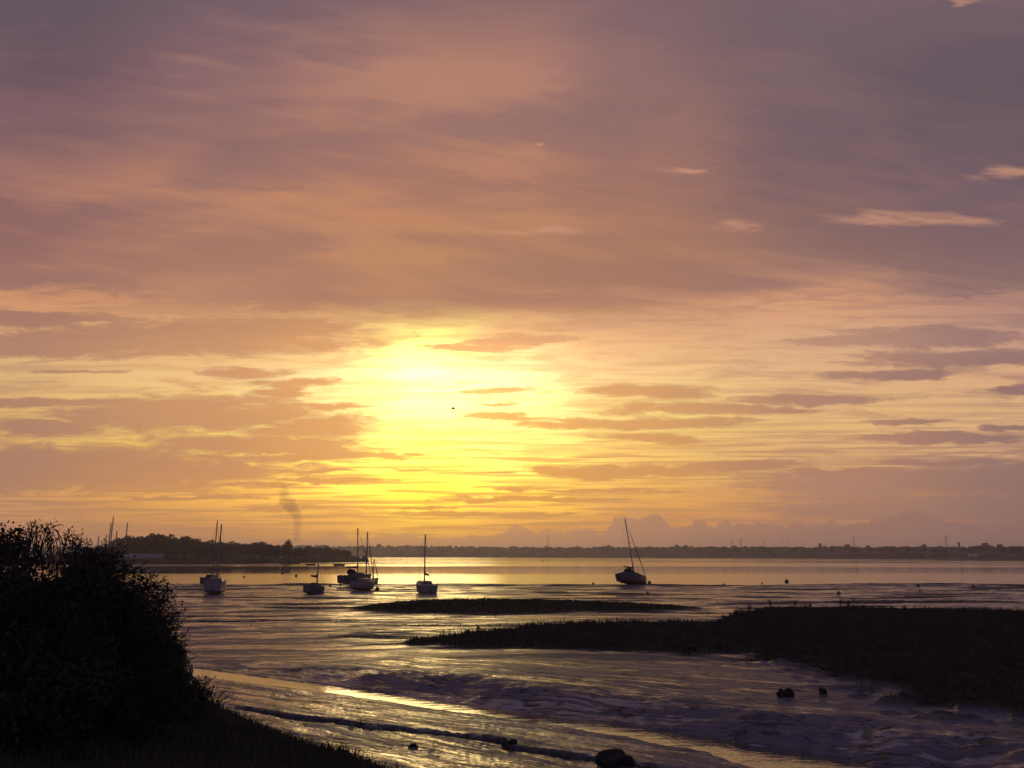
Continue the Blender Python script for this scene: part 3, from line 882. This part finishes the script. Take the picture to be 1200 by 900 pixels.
def yacht(name, L, B, fb, draft, mast, hullm, boom=True, cover=True, sprayhood=False, keel='bilge', rake=.0, outboard=False, fore=True, cabin=True, canopy_arch=False):
    """x forward (bow +x), origin on the mud under the keel"""
    root = empty(name, (0, 0, 0))
    kz = draft + .55 if keel != 'none' else draft
    NS, NC = 22, 13
    def hull_part(a0, a1, hm, nm):
        V = []; Fc = []
        for i in range(NS + 1):
            t = i / NS; hb, sh, dp = section(t, L, B, fb, draft)
            x = (t - .5) * L
            for j in range(NC):
                s = a0 + (a1 - a0) * j / (NC - 1)        # 0 keel line, 1 sheer
                ang = s * math.pi / 2
                y = hb * math.sin(ang) ** .75
                z = -dp * (math.cos(ang) ** 1.1) if s < .62 else None
                zk = -dp * (math.cos(.62 * math.pi / 2) ** 1.1)
                if z is None: z = zk + (sh - zk) * (s - .62) / .38
                xo = x + (.06 * L * (s - .5) if t > .8 else 0) * (t - .8) * 5
                V.append((xo, y, z + kz))
        for i in range(NS):
            for j in range(NC - 1):
                a = i * NC + j; Fc.append((a, a + NC, a + NC + 1, a + 1))
        n0 = len(V)
        V += [(x, -y, z) for x, y, z in V]
        Fc += [tuple(reversed([q + n0 for q in f])) for f in Fc[:]]
        Fc += [tuple(j for j in range(NC)) + tuple(n0 + j for j in reversed(range(NC)))]      # transom
        return mesh_obj(nm, V, Fc, hm, root, smooth=False)
    hull_part(.66, 1, hullm, 'hull')
    hull_part(0, .66, ANTIF, 'bottom')
    st_ = MB(); ring = []                                                                     # rubbing strake
    for sgn in (1, -1):
        pts = []
        for i in range(NS + 1):
            t = i / NS; hb, sh, dp = section(t, L, B, fb, draft)
            x = (t - .5) * L + (.06 * L * .5 * (t - .8) * 5 if t > .8 else 0)
            pts.append((x, sgn * hb, sh + kz - .03))
        st_.tube(pts, .025, 5)
        ring.append(pts)
    st_.build('rubbing_strake', ALU, root)
    d_ = MB(); n = NS + 1
    d_.add(ring[0] + ring[1] + [(a[0], 0, a[2] + .06) for a in ring[0]], [(i, i + 1, 2 * n + i + 1, 2 * n + i) for i in range(NS)] + [(n + i + 1, n + i, 2 * n + i, 2 * n + i + 1) for i in range(NS)])
    d_.build('deck', DECK, root)
    zt = fb + kz
    if cabin:
        c = MB(); ch_ = .42; prof = [(-.18, .95), (-.14, 1), (.10, 1), (.24, .45)]
        V = []
        for fx, hz in prof:
            hb = section(fx + .5, L, B, fb, draft)[0] * .66
            V += [(fx * L, -hb, zt), (fx * L, -hb * .82, zt + ch_ * hz), (fx * L, 0, zt + ch_ * hz * 1.12), (fx * L, hb * .82, zt + ch_ * hz), (fx * L, hb, zt)]
        Fc = [(i * 5 + j, i * 5 + j + 1, (i + 1) * 5 + j + 1, (i + 1) * 5 + j) for i in range(3) for j in range(4)] + [(4, 3, 2, 1, 0), (15, 16, 17, 18, 19)]
        c.add(V, Fc); cab = c.build('cabin', hullm if hullm is NAVY else PALE, root)
        for sgn in (1, -1):
            for fx in (-.08, .04):
                w = MB(); hb = section(fx + .5, L, B, fb, draft)[0] * .66 * .93
                w.box((fx * L, sgn * hb, zt + ch_ * .5), (L * .035, .02, .08)); w.build('cabin_window', GLASS, cab)
    mx_ = .06 * L
    mz = zt + (.42 if cabin else .1)
    tip = Vector((mx_ - rake * mast, 0, mz + mast))
    if mast:
        m = MB(); m.tube([(mx_, 0, mz - .05), tip], [.105, .08], 8); ms = m.build('mast', ALU, root)
        s_ = MB()
        zs = mz + mast * .55; xs = mx_ - rake * mast * .55
        s_.tube([(xs, -B * .32, zs), (xs, 0, zs + .05), (xs, B * .32, zs)], .022, 5); s_.build('spreader', ALU, ms)
        bow = Vector((L * .5 + .02 * L, 0, zt + fb * .28)); stern = Vector((-L * .5, 0, zt + .1))
        f = MB(); f.tube([bow, tip], .014, 4); f.build('forestay', WIRE, root)
        f = MB(); f.tube([stern, tip], .009, 4); f.build('backstay', WIRE, root)
        for sgn in (1, -1):
            f = MB(); f.tube([(mx_ - .1, sgn * B * .47, zt), (xs, sgn * B * .32, zs), tip], .008, 4); f.build('shroud', WIRE, root)
        if fore:   # rolled headsail on the stay
            f = MB(); a = bow.lerp(tip, .03); b_ = bow.lerp(tip, .8)
            f.tube([a, a.lerp(b_, .1), a.lerp(b_, .5), b_], [.03, .065, .055, .03], 7); f.build('furled_headsail', CANVAS, root)
    if boom and mast:
        bz = mz + .75; bl = .38 * L
        m = MB(); m.tube([(mx_ - .1, 0, bz), (mx_ - bl, 0, bz + .05)], .045, 6); m.build('boom', ALU, root)
        if cover:
            m = MB(); m.tube([(mx_ - .05, 0, bz + .55), (mx_ - .2, 0, bz + .14), (mx_ - bl * .5, 0, bz + .12), (mx_ - bl, 0, bz + .12)], [.07, .15, .13, .07], 8); m.build('sail_cover', CANVAS, root)
    if sprayhood:
        m = MB(); V = []; n_ = 9
        for k, (fx, hz) in enumerate(((-.06, .3), (-.12, .95), (-.2, 1.1))):
            for j in range(n_):
                a = math.pi * j / (n_ - 1)
                V.append((fx * L, math.cos(a) * B * .33, zt + .25 + math.sin(a) ** .7 * hz * .75))
        m.add(V, [(i * n_ + j, i * n_ + j + 1, (i + 1) * n_ + j + 1, (i + 1) * n_ + j) for i in range(2) for j in range(n_ - 1)])
        m.build('spray_hood', CANVAS, root)
    if keel == 'bilge':
        for sgn in (1, -1):
            m = MB(); m.add([(-.12 * L, sgn * B * .22, kz - draft * .7), (.1 * L, sgn * B * .22, kz - draft * .7), (.07 * L, sgn * B * .3, 0), (-.1 * L, sgn * B * .3, 0),
                             (-.12 * L, sgn * (B * .22 + .07), kz - draft * .7), (.1 * L, sgn * (B * .22 + .07), kz - draft * .7), (.07 * L, sgn * (B * .3 + .07), 0), (-.1 * L, sgn * (B * .3 + .07), 0)],
                            [(0, 1, 2, 3), (7, 6, 5, 4), (0, 4, 5, 1), (1, 5, 6, 2), (2, 6, 7, 3), (3, 7, 4, 0)])
            m.build('keel', ANTIF, root)
    if keel == 'fin':
        m = MB(); m.box((0, 0, (kz - draft * .6) / 2), (.09 * L, .07, (kz - draft * .6) / 2)); m.build('keel', ANTIF, root)
    if keel != 'none':
        m = MB(); m.box((-L * .5 - .05, 0, kz + fb * .1 - .25), (.14, .03, .55)); m.build('rudder', ANTIF, root)
    # pulpit and pushpit rails
    if L > 5:
        for nm, t0, t1 in (('pulpit', .86, 1.0), ('pushpit', .0, .12)):
            m = MB()
            for sgn in (1, -1):
                a = section(t0, L, B, fb, draft); b_ = section(t1, L, B, fb, draft)
                p0 = Vector(((t0 - .5) * L, sgn * a[0] * .95, a[1] + kz)); p1 = Vector(((t1 - .5) * L, sgn * b_[0] * .9, b_[1] + kz))
                h_ = Vector((0, 0, .55))
                m.tube([p0, p0 + h_, p1 + h_, p1], .014, 5)
            e0 = t1 if nm == 'pulpit' else t0
            a = section(e0, L, B, fb, draft)
            m.tube([((e0 - .5) * L, -a[0] * .9, a[1] + kz + .55), ((e0 - .5) * L, a[0] * .9, a[1] + kz + .55)], .014, 5)
            m.build(nm + '_rail', ALU, root)
    if outboard:
        m = MB(); m.box((-L * .5 - .22, B * .22, kz + fb * .75), (.14, .12, .2)); m.tube([(-L * .5 - .22, B * .22, kz + fb * .6), (-L * .5 - .22, B * .22, kz - .05)], .05, 6)
        m.build('outboard_motor', CANVAS, root)
    return root

def place(o, px, py, yaw, heel=0, pitch=0, sink=.12):
    x, y = at(px, py, .1)
    z = gz(x, y)
    o.location = (x, y, max(z, -.1) - sink)
    o.rotation_mode = 'ZYX'
    o.rotation_euler = (heel, pitch, yaw)
    return x, y

# lone yacht lying over on the mud (its bow points away and to the right)
b1 = yacht('yacht', 7.6, 2.5, .95, .45, 9.3, NAVY, sprayhood=True, keel='bilge', rake=.02, outboard=True)
place(b1, 744, 687, R(48), heel=R(-14), pitch=R(-5), sink=.50)
tag(b1, 'dark blue yacht lying over to the left alone on the mud, mast tilted', 'yacht')
b2 = yacht('yacht', 6.6, 2.3, .95, .4, 7.3, NAVY, sprayhood=True, keel='fin', rake=.02)
place(b2, 417, 687, R(55), heel=R(-2), pitch=R(-2), sink=.5)
tag(b2, 'dark yacht with folded sail cover, behind the pale yacht in the close pair', 'yacht', 'yachts aground on the mudflat')
b3 = yacht('yacht', 5.6, 2.2, .85, .4, 6.6, PALE, sprayhood=False, keel='bilge', rake=.03, cover=False, boom=True)
place(b3, 427, 692, R(74), heel=R(-2), pitch=R(0), sink=.5)
tag(b3, 'pale hulled yacht in front of the dark yacht in the close pair', 'yacht', 'yachts aground on the mudflat')
b4 = yacht('yacht', 5.8, 2.3, .85, .4, 6.1, PALE, keel='bilge', cover=True, fore=False)
place(b4, 498, 695, R(112), heel=R(3), sink=.55)
tag(b4, 'small pale yacht with one bare upright mast, between the pair and the tilted yacht', 'yacht', 'yachts aground on the mudflat')
b5 = yacht('dinghy', 3.5, 1.5, .75, .3, 2.6, NAVY, keel='none', cover=True, fore=False, cabin=True)
place(b5, 369, 695.5, R(64), heel=R(-8))
tag(b5, 'small dark dinghy with a short thin mast, left of the close pair of yachts', 'dinghy')
b6 = yacht('yacht', 6.6, 2.7, 1.15, .4, 7.0, PALE, keel='bilge', cover=True, fore=False)
place(b6, 252, 696, R(104), heel=R(-1), sink=.5)
tag(b6, 'pale yacht with a tall mast aground next to the dark bush on the left', 'yacht', 'yachts aground on the mudflat')
b7 = yacht('yacht', 6.0, 2.0, .8, .4, 8.6, NAVY, keel='bilge', cover=True, fore=False)
place(b7, 247, 688, R(92), heel=R(-1), sink=.4)
tag(b7, 'dark yacht half hidden behind the pale yacht beside the bush', 'yacht', 'yachts aground on the mudflat')
b8 = yacht('dinghy', 4.4, 1.8, .6, .3, 3.4, NAVY, keel='none', cover=False, fore=True, cabin=False)
place(b8, 435.5, 686, R(75), heel=R(6), pitch=R(3))
tag(b8, 'small dinghy with a leaning thin mast, just behind the right end of the close pair', 'dinghy')
# yachts laid up behind the trees of the left shore: only their masts rise into the sky
for i, (px, py, nm) in enumerate(((115, 628, 'short'), (129.5, 613, 'thick'), (132.5, 605, 'tallest'), (137, 622, 'shortest'), (149.5, 612.5, 'lone'))):
    d = 430 - 6 * i
    q = atd(px, py, d)
    o = yacht('laid_up_yacht', 10, 3.1, 1.1, .5, q.z - 3.6, PALE, keel='fin', cover=False, fore=False)
    o.location = (q.x, d, q.z - (q.z - 3.6) - .42 - 1.1 - 1.05)
    o.rotation_euler = (0, 0, R(80 + 9 * i))
    o.children[0]
    for c in o.children:
        if c.name.startswith('mast'): c.scale = (3.2, 3.2, 1)
    for c in o.children:
        if c.name.startswith('mast'):
            c.location = (-.06 * 10 * 2.2, 0, 0)
    tag(o, f"laid up yacht behind the left bush, {nm} bare mast, {ORD[i]} of five from the left", 'yacht', 'yachts laid up on the left shore')

# open boats afloat and buoys
def buoy(r, mat, mast=0):
    root = empty('buoy', (0, 0, 0))
    m = MB(); m.blob((0, 0, r * .55), (r, r, r), 3, .02, 14, 10); m.build('float', mat, root, True)
    m = MB(); m.tube([(0, 0, r * 1.4), (0, 0, r * 1.75)], r * .18, 6); m.tube([(0, 0, r * 1.72), (0, 0, r * 1.8)], r * .4, 8); m.build('pickup_eye', ALU, root)
    return root
BU = [(331, 672, .55, 'upright buoy off the wooded shore'), (286, 676.5, .34, 'buoy floating between the bush and the dinghy'), (347, 675.5, .42, 'dark buoy just left above the dinghy'),
      (387, 688, .3, 'buoy on the mud between dinghy and close pair'), (922, 682.5, .5, 'large dark buoy in the bright water far right of the tilted yacht'),
      (893, 683.5, .2, 'tiny buoy left of the large dark buoy'), (761, 683.5, .45, 'buoy touching the right end of the tilted yacht'), (695, 684.5, .3, 'low buoy on the mud edge left of the tilted yacht'),
      (848, 686.5, .38, 'buoy on the mud edge right of the tilted yacht'), (983, 698, .36, 'buoy standing above the marsh grass, right of centre'),
      (1076, 688.5, .34, 'left buoy of two on the far right mud edge'), (1078, 693.5, .3, 'lower buoy below the left one on the far right mud'), (1141, 689, .38, 'rightmost buoy on the far right mud edge'),
      (759, 696, .25, 'small marker buoy on the wet mud below the tilted yacht'), (442, 692, .42, 'dark buoy lying at the right side of the close pair'), (636, 658, .9, 'far buoy at the end of the thin sandbar')]
for px, py, r, lb in BU:
    r *= .75
    o = buoy(r, CANVAS if 'dark' in lb or 'tiny' in lb else RED)
    x, y = at(px, py, .05); z = max(gz(x, y), 0)
    o.location = (x, y, z - .04)
    tag(o, lb, 'buoy', 'mooring buoys')
for px, py, lb, L_ in ((364, 662.5, 'small dark open boat afloat off the wooded shore, left of two', 5), (397.5, 663, 'small dark open boat afloat off the wooded shore, right of two', 5.5), (136, 661, 'open boat moored by the trees at the far left', 6)):
    o = yacht('open_boat', L_, 1.9, .7, .2, 0, NAVY, keel='none', cabin=False)
    x, y = at(px, py, 0); o.location = (x, y, -.1); o.rotation_euler = (0, 0, R(20))
    tag(o, lb, 'boat', 'open boats afloat')

# ------------------------------------------------------------------ marsh and bank plants
GRASS = simple('marsh grass', (.028, .027, .020), 1, .0, var=.5, scale=1.2)
BGRASS = simple('bank grass', (.034, .034, .024), 1, .0, var=.5, scale=1.2)
def blades(x, y, z, h, w, seed, lean=.35):
    rs = np.random.RandomState(seed); n = len(x)
    a = rs.uniform(0, 2 * np.pi, n); l = rs.uniform(0, lean, n) * h; b_ = rs.uniform(0, 2 * np.pi, n)
    wx, wy = np.cos(b_) * w / 2, np.sin(b_) * w / 2
    p = np.stack([x, y, z], 1)
    t = np.stack([x + np.cos(a) * l, y + np.sin(a) * l, z + h], 1)
    m = p * .5 + t * .5 - np.stack([np.cos(a) * l * .22, np.sin(a) * l * .22, 0 * l], 1)
    W_ = np.stack([wx, wy, 0 * wx], 1)
    V = np.stack([p - W_, p + W_, m + W_ * .7, m - W_ * .7, t], 1).reshape(-1, 3)
    k = np.arange(n) * 5
    F3 = np.concatenate([np.stack([k, k + 1, k + 2], 1), np.stack([k, k + 2, k + 3], 1), np.stack([k + 3, k + 2, k + 4], 1)])
    return V, F3
def scatter(n, x0, x1, y0, y1, cond, seed):
    rs = np.random.RandomState(seed)
    x = rs.uniform(x0, x1, n); y = rs.uniform(y0, y1, n)
    z, v = ground(x, y)
    k = cond(x, y, z, v) & (rs.rand(n) < v)
    return x[k], y[k], z[k], v[k]

def inview(x, y, m=.78): return (np.abs(x) < y * m + 4)
x, y, z, v = scatter(190000, -25, 62, 22, 96, lambda x, y, z, v: inview(x, y) & (v > .60) & (polydist(x, y, toe)[1] < 0), 1)
cl = .55 + .8 * np.clip(pn(x / 1.7, y / 1.7, 7) + .3, 0, 1.2)
rs = np.random.RandomState(4)
h = rs.uniform(.10, .34, len(x)) * cl * np.where(y > 64, .8, 1)
h = h * (1 + 1.3 * np.clip(pn(x / 3.5, y / 3.5, 44) - .05, 0, .6) * 1.5)
tall = rs.rand(len(x)) < .01
h = np.where(tall, h * 1.7, h)
small = v < .8
h = np.where(small, h * .45, h)
V, F3 = blades(x, y, z - .02, h, np.where(tall, .03, .05) * (.5 + y / 60), 5)
tag(np_mesh('marsh_grass', V, F3, GRASS), 'dark marsh grass on the islands of the mudflat', 'grass', kind='stuff')
x, y, z, v = scatter(260000, -34, 6, 3.5, 44, lambda x, y, z, v: inview(x, y, .8) & (polydist(x, y, toe)[1] > 0), 2)
rs = np.random.RandomState(6)
h = rs.uniform(.08, .30, len(x)) * (.6 + .9 * np.clip(pn(x / 1.1, y / 1.1, 8) + .3, 0, 1.2))
V, F3 = blades(x, y, z - .02, h, .012 + y * .0006, 7, .6)
tag(np_mesh('bank_grass', V, F3, BGRASS), 'rough grass on the near bank', 'grass', kind='stuff')

# tall herbs standing out of the marsh edge
HERB = simple('sea aster stems', (.014, .014, .009), 1, .0, var=.4)
def herb(seed, hh):
    r = random.Random(seed); root = empty('marsh_plant', (0, 0, 0))
    s_ = MB(); pts_ = []
    for k in range(9):
        a = r.uniform(0, 6.28); l = r.uniform(.05, .35) * hh; z1 = hh * r.uniform(.6, 1)
        s_.tube([(0, 0, -.05), (l * .4 * math.cos(a), l * .4 * math.sin(a), z1 * .6), (l * math.cos(a), l * math.sin(a), z1)], [.012, .01, .006], 4)
        pts_.append((l * math.cos(a), l * math.sin(a), z1)); pts_.append((l * .6 * math.cos(a), l * .6 * math.sin(a), z1 * .7))
    s_.build('stem', HERB, root)
    V, Q = leaf_mass(260, ell_sampler([((p[0], p[1], p[2]), (.10, .10, .12)) for p in pts_], .06, 18, 0), .055, seed, .5)
    np_mesh('foliage', V, Q, HERB, root)
    return root
HB = [(848, 718, .55), (862, 714, .7), (878, 711, .5), (902, 707, .65), (931, 706, .9), (949, 708, .55), (985, 708, .85), (994, 708, .6), (1012, 710, .5), (1060, 711, .45), (560, 737, .35), (745, 731, .35), (1130, 713, .4)]
for i, (px, py, hh) in enumerate(HB):
    x, y = at(px, py, .95 if px > 840 else .7); y -= 1.2; x *= (y / (y + 1.2))
    o = herb(i, hh); o.location = (x, y, gz(x, y))
    tag(o, f'dark leafy plant standing up from the marsh island edge, {ORD[i] if px<1000 else ORD[i]} one placed along it at height {["low","middle","tall"][int(hh>.45)+int(hh>.65)]}', 'plant', 'tall plants along the marsh edge')
HBs = sorted([o for o in col.objects if o.name.startswith('marsh_plant')], key=lambda o: o.location.x / o.location.y)
for i, o in enumerate(HBs):
    o['label'] = f'dark leafy plant standing up from the far edge of the marsh, {ORD[i]} from the left'

# shrubs on the bank at the left
LEAF = simple('shrub leaves', (.022, .022, .016), 1, .0, var=.4, scale=20)
TWIG = simple('shrub twigs', (.035, .03, .026), 1, .0, var=.3, scale=20)
def shrub(name, base, ells, nleaf, seed, sprigs, size=.055):
    r = random.Random(seed)
    root = empty(name, base)
    B0_ = Vector(base)
    st_ = MB()
    for c, rad in ells:
        for k in range(26):
            v = Vector((r.gauss(0, 1), r.gauss(0, 1), abs(r.gauss(0, 1)) + .2)).normalized()
            e_ = Vector(c) + Vector((v.x * rad[0], v.y * rad[1], v.z * rad[2])) * r.uniform(.7, 1.02) - B0_
            s0 = Vector((r.uniform(-.3, .3), r.uniform(-.3, .3), 0))
            mid = s0.lerp(e_, .5) + Vector((r.uniform(-.2, .2), r.uniform(-.2, .2), .15))
            st_.tube([s0, mid, e_], [.035, .018, .005], 5, False)
    # sprigs: shoots that stand clear of the mass, with their own leaves
    lp = []; ld = []
    for (px, py, d, dx_, dz_) in sprigs:
        p0 = atd(px, py, d) - B0_
        L_ = Vector((dx_, r.uniform(-.15, .15), dz_))
        c1 = p0 + L_ * .5 + Vector((r.uniform(-.05, .05), 0, r.uniform(-.03, .05)))
        p1 = p0 + L_ + Vector((r.uniform(-.04, .04), 0, r.uniform(-.04, .04)))
        back = p0 - L_ * .9 + Vector((0, 0, -.15))
        st_.tube([back, p0, c1, p1], [.010, .008, .005, .0025], 4, False)
        n_ = int(5 + L_.length * 24)
        for k in range(n_):
            t = k / (n_ - 1)
            q = (p0.lerp(c1, t * 2) if t < .5 else c1.lerp(p1, t * 2 - 1)) + Vector((r.gauss(0, .012), r.gauss(0, .012), r.gauss(0, .012)))
            dd = (L_.normalized() + Vector((r.gauss(0, .75), r.gauss(0, .75), r.gauss(0, .6)))).normalized()
            lp.append(q + dd * .03); ld.append(dd)
    st_.build('branches', TWIG, root)
    E = [((c[0] - base[0], c[1] - base[1], c[2] - base[2]), rad) for c, rad in ells]
    V, Q = leaf_mass(nleaf, ell_sampler(E, .26, 420, .0), size, seed, .5)
    V2, Q2 = leaf_mass(nleaf, ell_sampler([(c, tuple(q * .8 for q in rad)) for c, rad in E], .4, 200, 0.0), size * 1.45, seed + 1, .7)
    if lp:
        rs = np.random.RandomState(seed); p = np.array([tuple(q) for q in lp]); d = np.array([tuple(q) for q in ld])
        w = np.cross(d, rs.normal(size=d.shape)); w /= np.linalg.norm(w, axis=1)[:, None]
        s = rs.uniform(.035, .075, len(p))[:, None]
        q = np.stack([p - d * s * .5, p + w * s * .17, p + d * s * .5, p - w * s * .17], 1).reshape(-1, 3)
        V = np.concatenate([V, V2, q]); Q = np.arange(len(V)).reshape(-1, 4)
    else:
        V = np.concatenate([V, V2]); Q = np.arange(len(V)).reshape(-1, 4)
    np_mesh('foliage', V, Q, LEAF, root)
    return root
def E_(px, py, d, r): return (tuple(atd(px, py, d)), r)
rs5 = random.Random(12)
base1 = atd(20, 840, 12.5); b1z = gz(base1.x, base1.y)
sp1 = []
for k in range(95):
    px = rs5.uniform(-40, 100)
    top = float(np.interp(px, [-40, 0, 20, 45, 60, 80, 100], [626, 626, 616, 608, 616, 618, 632]))
    a = rs5.gauss(0, .45); L_ = rs5.uniform(.16, .36)
    endpy = top + abs(rs5.gauss(0, 9))
    sp1.append((px, endpy + L_ * 70 * math.cos(a), 12.5 + rs5.uniform(-.6, .6), L_ * math.sin(a), L_ * math.cos(a)))
s1 = shrub('shrub', (base1.x, base1.y, b1z - .1), [E_(15, 722, 12.5, (1.35, 1.2, 1.42)), E_(-120, 715, 12.5, (1.6, 1.4, 1.35)), E_(60, 735, 12.6, (1.0, 1.0, 1.4)), E_(20, 815, 12.2, (1.9, 1.2, 1.2)), E_(-90, 840, 12, (1.8, 1.2, 1.2))], 42000, 3, sp1)
tag(s1, 'tall dark shrub with leafy shoots against the sky at the left edge', 'shrub', 'shrubs on the near bank')
base2 = atd(130, 850, 14); b2z = gz(base2.x, base2.y)
sp2 = []
for k in range(120):
    t = rs5.uniform(0, 1)
    px = float(np.interp(t, [0, .2, .4, .6, .8, 1], [105, 140, 178, 200, 214, 214])); py = float(np.interp(t, [0, .2, .4, .6, .8, 1], [646, 654, 674, 705, 745, 800]))
    L_ = rs5.uniform(.12, .42); a = rs5.gauss(.55 + t * .75, .4)
    sp2.append((px - 12, py + 6, 14 + rs5.uniform(-.6, .6), L_ * math.sin(a), L_ * math.cos(a)))
s2 = shrub('shrub', (base2.x, base2.y, b2z - .1), [E_(100, 725, 14, (1.0, 1.0, 1.15)), E_(145, 742, 14, (.85, .9, 1.02)), E_(162, 778, 14, (.85, .9, .85)), E_(110, 815, 13.8, (1.4, 1, 1.0)), E_(170, 822, 13.8, (.75, .8, .5))], 42000, 4, sp2, .05)
tag(s2, 'dark bushy shrub with twigs reaching right over the mud, beside the taller one', 'shrub', 'shrubs on the near bank')
base3 = atd(238, 832, 19); 
sp3 = [(rs5.uniform(205, 262), rs5.uniform(800, 832), 17.5, rs5.uniform(.05, .35), rs5.uniform(.05, .25)) for k in range(34)]
s3 = shrub('shrub', (base3.x, 17.5, gz(base3.x, 17.5) - .1), [E_(222, 822, 17.5, (.4, .4, .3)), E_(200, 830, 17.5, (.6, .5, .4))], 3500, 6, sp3, .045)
tag(s3, 'low sprawling shrub at the foot of the bank below the bushy one', 'shrub', 'shrubs on the near bank')

# ------------------------------------------------------------------ stones and drift
ROCK = simple('weedy rock', (.014, .013, .012), .8, .1, var=.5, scale=7, bump=.03)
def rock(px, py, w, h_, label, seed, lumps=1, cat='rock', name='rock'):
    x, y = at(px, py, .2); z = gz(x, y)
    m = MB(); r = random.Random(seed)
    m.blob((0, 0, h_ * .3), (w / 2, w * .38, h_ * .62), seed, .32, 22, 14)
    o = m.build(name, ROCK, None, True); o.location = (x, y, z); tag(o, label, cat, 'rocks on the mud')
rock(718, 894, .78, .34, 'large dark rock on the near mud at the bottom edge', 1)
rock(917, 835, .26, .24, 'small rock on the creek bank, left of the touching two', 2)
rock(926, 835, .27, .26, 'small reddish rock on the creek bank, right of the touching two', 3)
rock(966, 833, .25, .19, 'small lone rock on the creek bank, right of the touching two', 4)
rock(885, 868, .14, .12, 'tiny stone on the wet mud below the touching rocks', 5)
rock(813, 772, .42, .36, 'dark lump at the marsh foot, left of two', 6)
rock(843, 771, .40, .34, 'dark lump at the marsh foot, right of two', 7)
rock(601, 873, .26, .10, 'lump of mud at the kink of the cut ledge', 8)
rock(484, 877, .26, .08, 'low weedy clod on the golden near mud below the cut ledge', 9)
# withies: thin sticks in the mud
for px, py, hh, lb in ((531, 738, .5, 'thin stick standing at the left tip of the marsh'), (520, 739, .35, 'shorter stick beside the thin one at the left tip of the marsh')):
    x, y = at(px, py + 6, .3); m = MB(); m.tube([(0, 0, -.1), (.03, 0, hh)], [.02, .014], 6)
    o = m.build('stick', BARK); o.location = (x, y, gz(x, y)); tag(o, lb, 'stick', 'sticks at the marsh tip')

# a bird crossing the bright sky
p = atd(531, 479, 75); bd = empty('bird', p)
m = MB(); m.tube([(-.22, 0, 0), (-.1, 0, .02), (.08, 0, .02), (.2, 0, .03), (.26, 0, .02)], [.015, .06, .07, .04, .008], 8); m.build('body', CANVAS, bd, True)
for s in (-1, 1):
    m = MB(); m.add([(.08, s * .05, .03), (-.08, s * .05, .03), (-.05, s * .3, .14), (-.1, s * .52, .06), (.0, s * .5, .07), (.07, s * .28, .15)], [(0, 1, 2, 5), (5, 2, 3, 4)] if s > 0 else [(5, 2, 1, 0), (4, 3, 2, 5)])
    m.build('wing', CANVAS, bd)
tag(bd, 'small dark bird flying across the bright part of the sky', 'bird')

# smoke rising behind the left shore
SM = bpy.data.materials.new('smoke'); SM.use_nodes = True; nt = SM.node_tree; nt.nodes.clear()
vo = nt.nodes.new('ShaderNodeVolumePrincipled'); ou = nt.nodes.new('ShaderNodeOutputMaterial')
vo.inputs['Color'].default_value = (.75, .68, .62, 1); vo.inputs['Density'].default_value = .05; vo.inputs['Anisotropy'].default_value = .4
nt.links.new(vo.outputs[0], ou.inputs['Volume'])
path = [(347, 634, 2.0), (348, 622, 2.4), (349, 610, 2.9), (346, 600, 3.8), (340, 592, 5.0), (333, 584, 4.6), (334, 576, 3.2), (332, 569, 1.4)]
m = MB(); pts = []; rad = []
for i in range(40):
    t = i / 39 * (len(path) - 1); k = min(int(t), len(path) - 2); f = t - k
    a, b_ = path[k], path[k + 1]
    pts.append(atd(a[0] + (b_[0] - a[0]) * f, a[1] + (b_[1] - a[1]) * f, 600)); rad.append((a[2] + (b_[2] - a[2]) * f) * 1.15 * (1 + .2 * math.sin(i * 1.7) + .12 * math.sin(i * 3.1)))
m.tube(pts, rad, 14)
tag(m.build('smoke_plume', SM, None, True), 'faint plume of smoke rising behind the left shore trees', 'smoke')

# ------------------------------------------------------------------ haze
HZ = bpy.data.materials.new('haze'); HZ.use_nodes = True; nt = HZ.node_tree; nt.nodes.clear()
vo = nt.nodes.new('ShaderNodeVolumePrincipled'); ou = nt.nodes.new('ShaderNodeOutputMaterial')
vo.inputs['Color'].default_value = (.97, .925, .975, 1); vo.inputs['Density'].default_value = HAZE; vo.inputs['Anisotropy'].default_value = .6
nt.links.new(vo.outputs[0], ou.inputs['Volume'])
if HAZE:
    m = MB(); m.box((0, 0, (85 - 3) / 2), (6300, 6300, (85 + 3) / 2))
    hz = m.build('haze', HZ); tag(hz, kind='stuff')
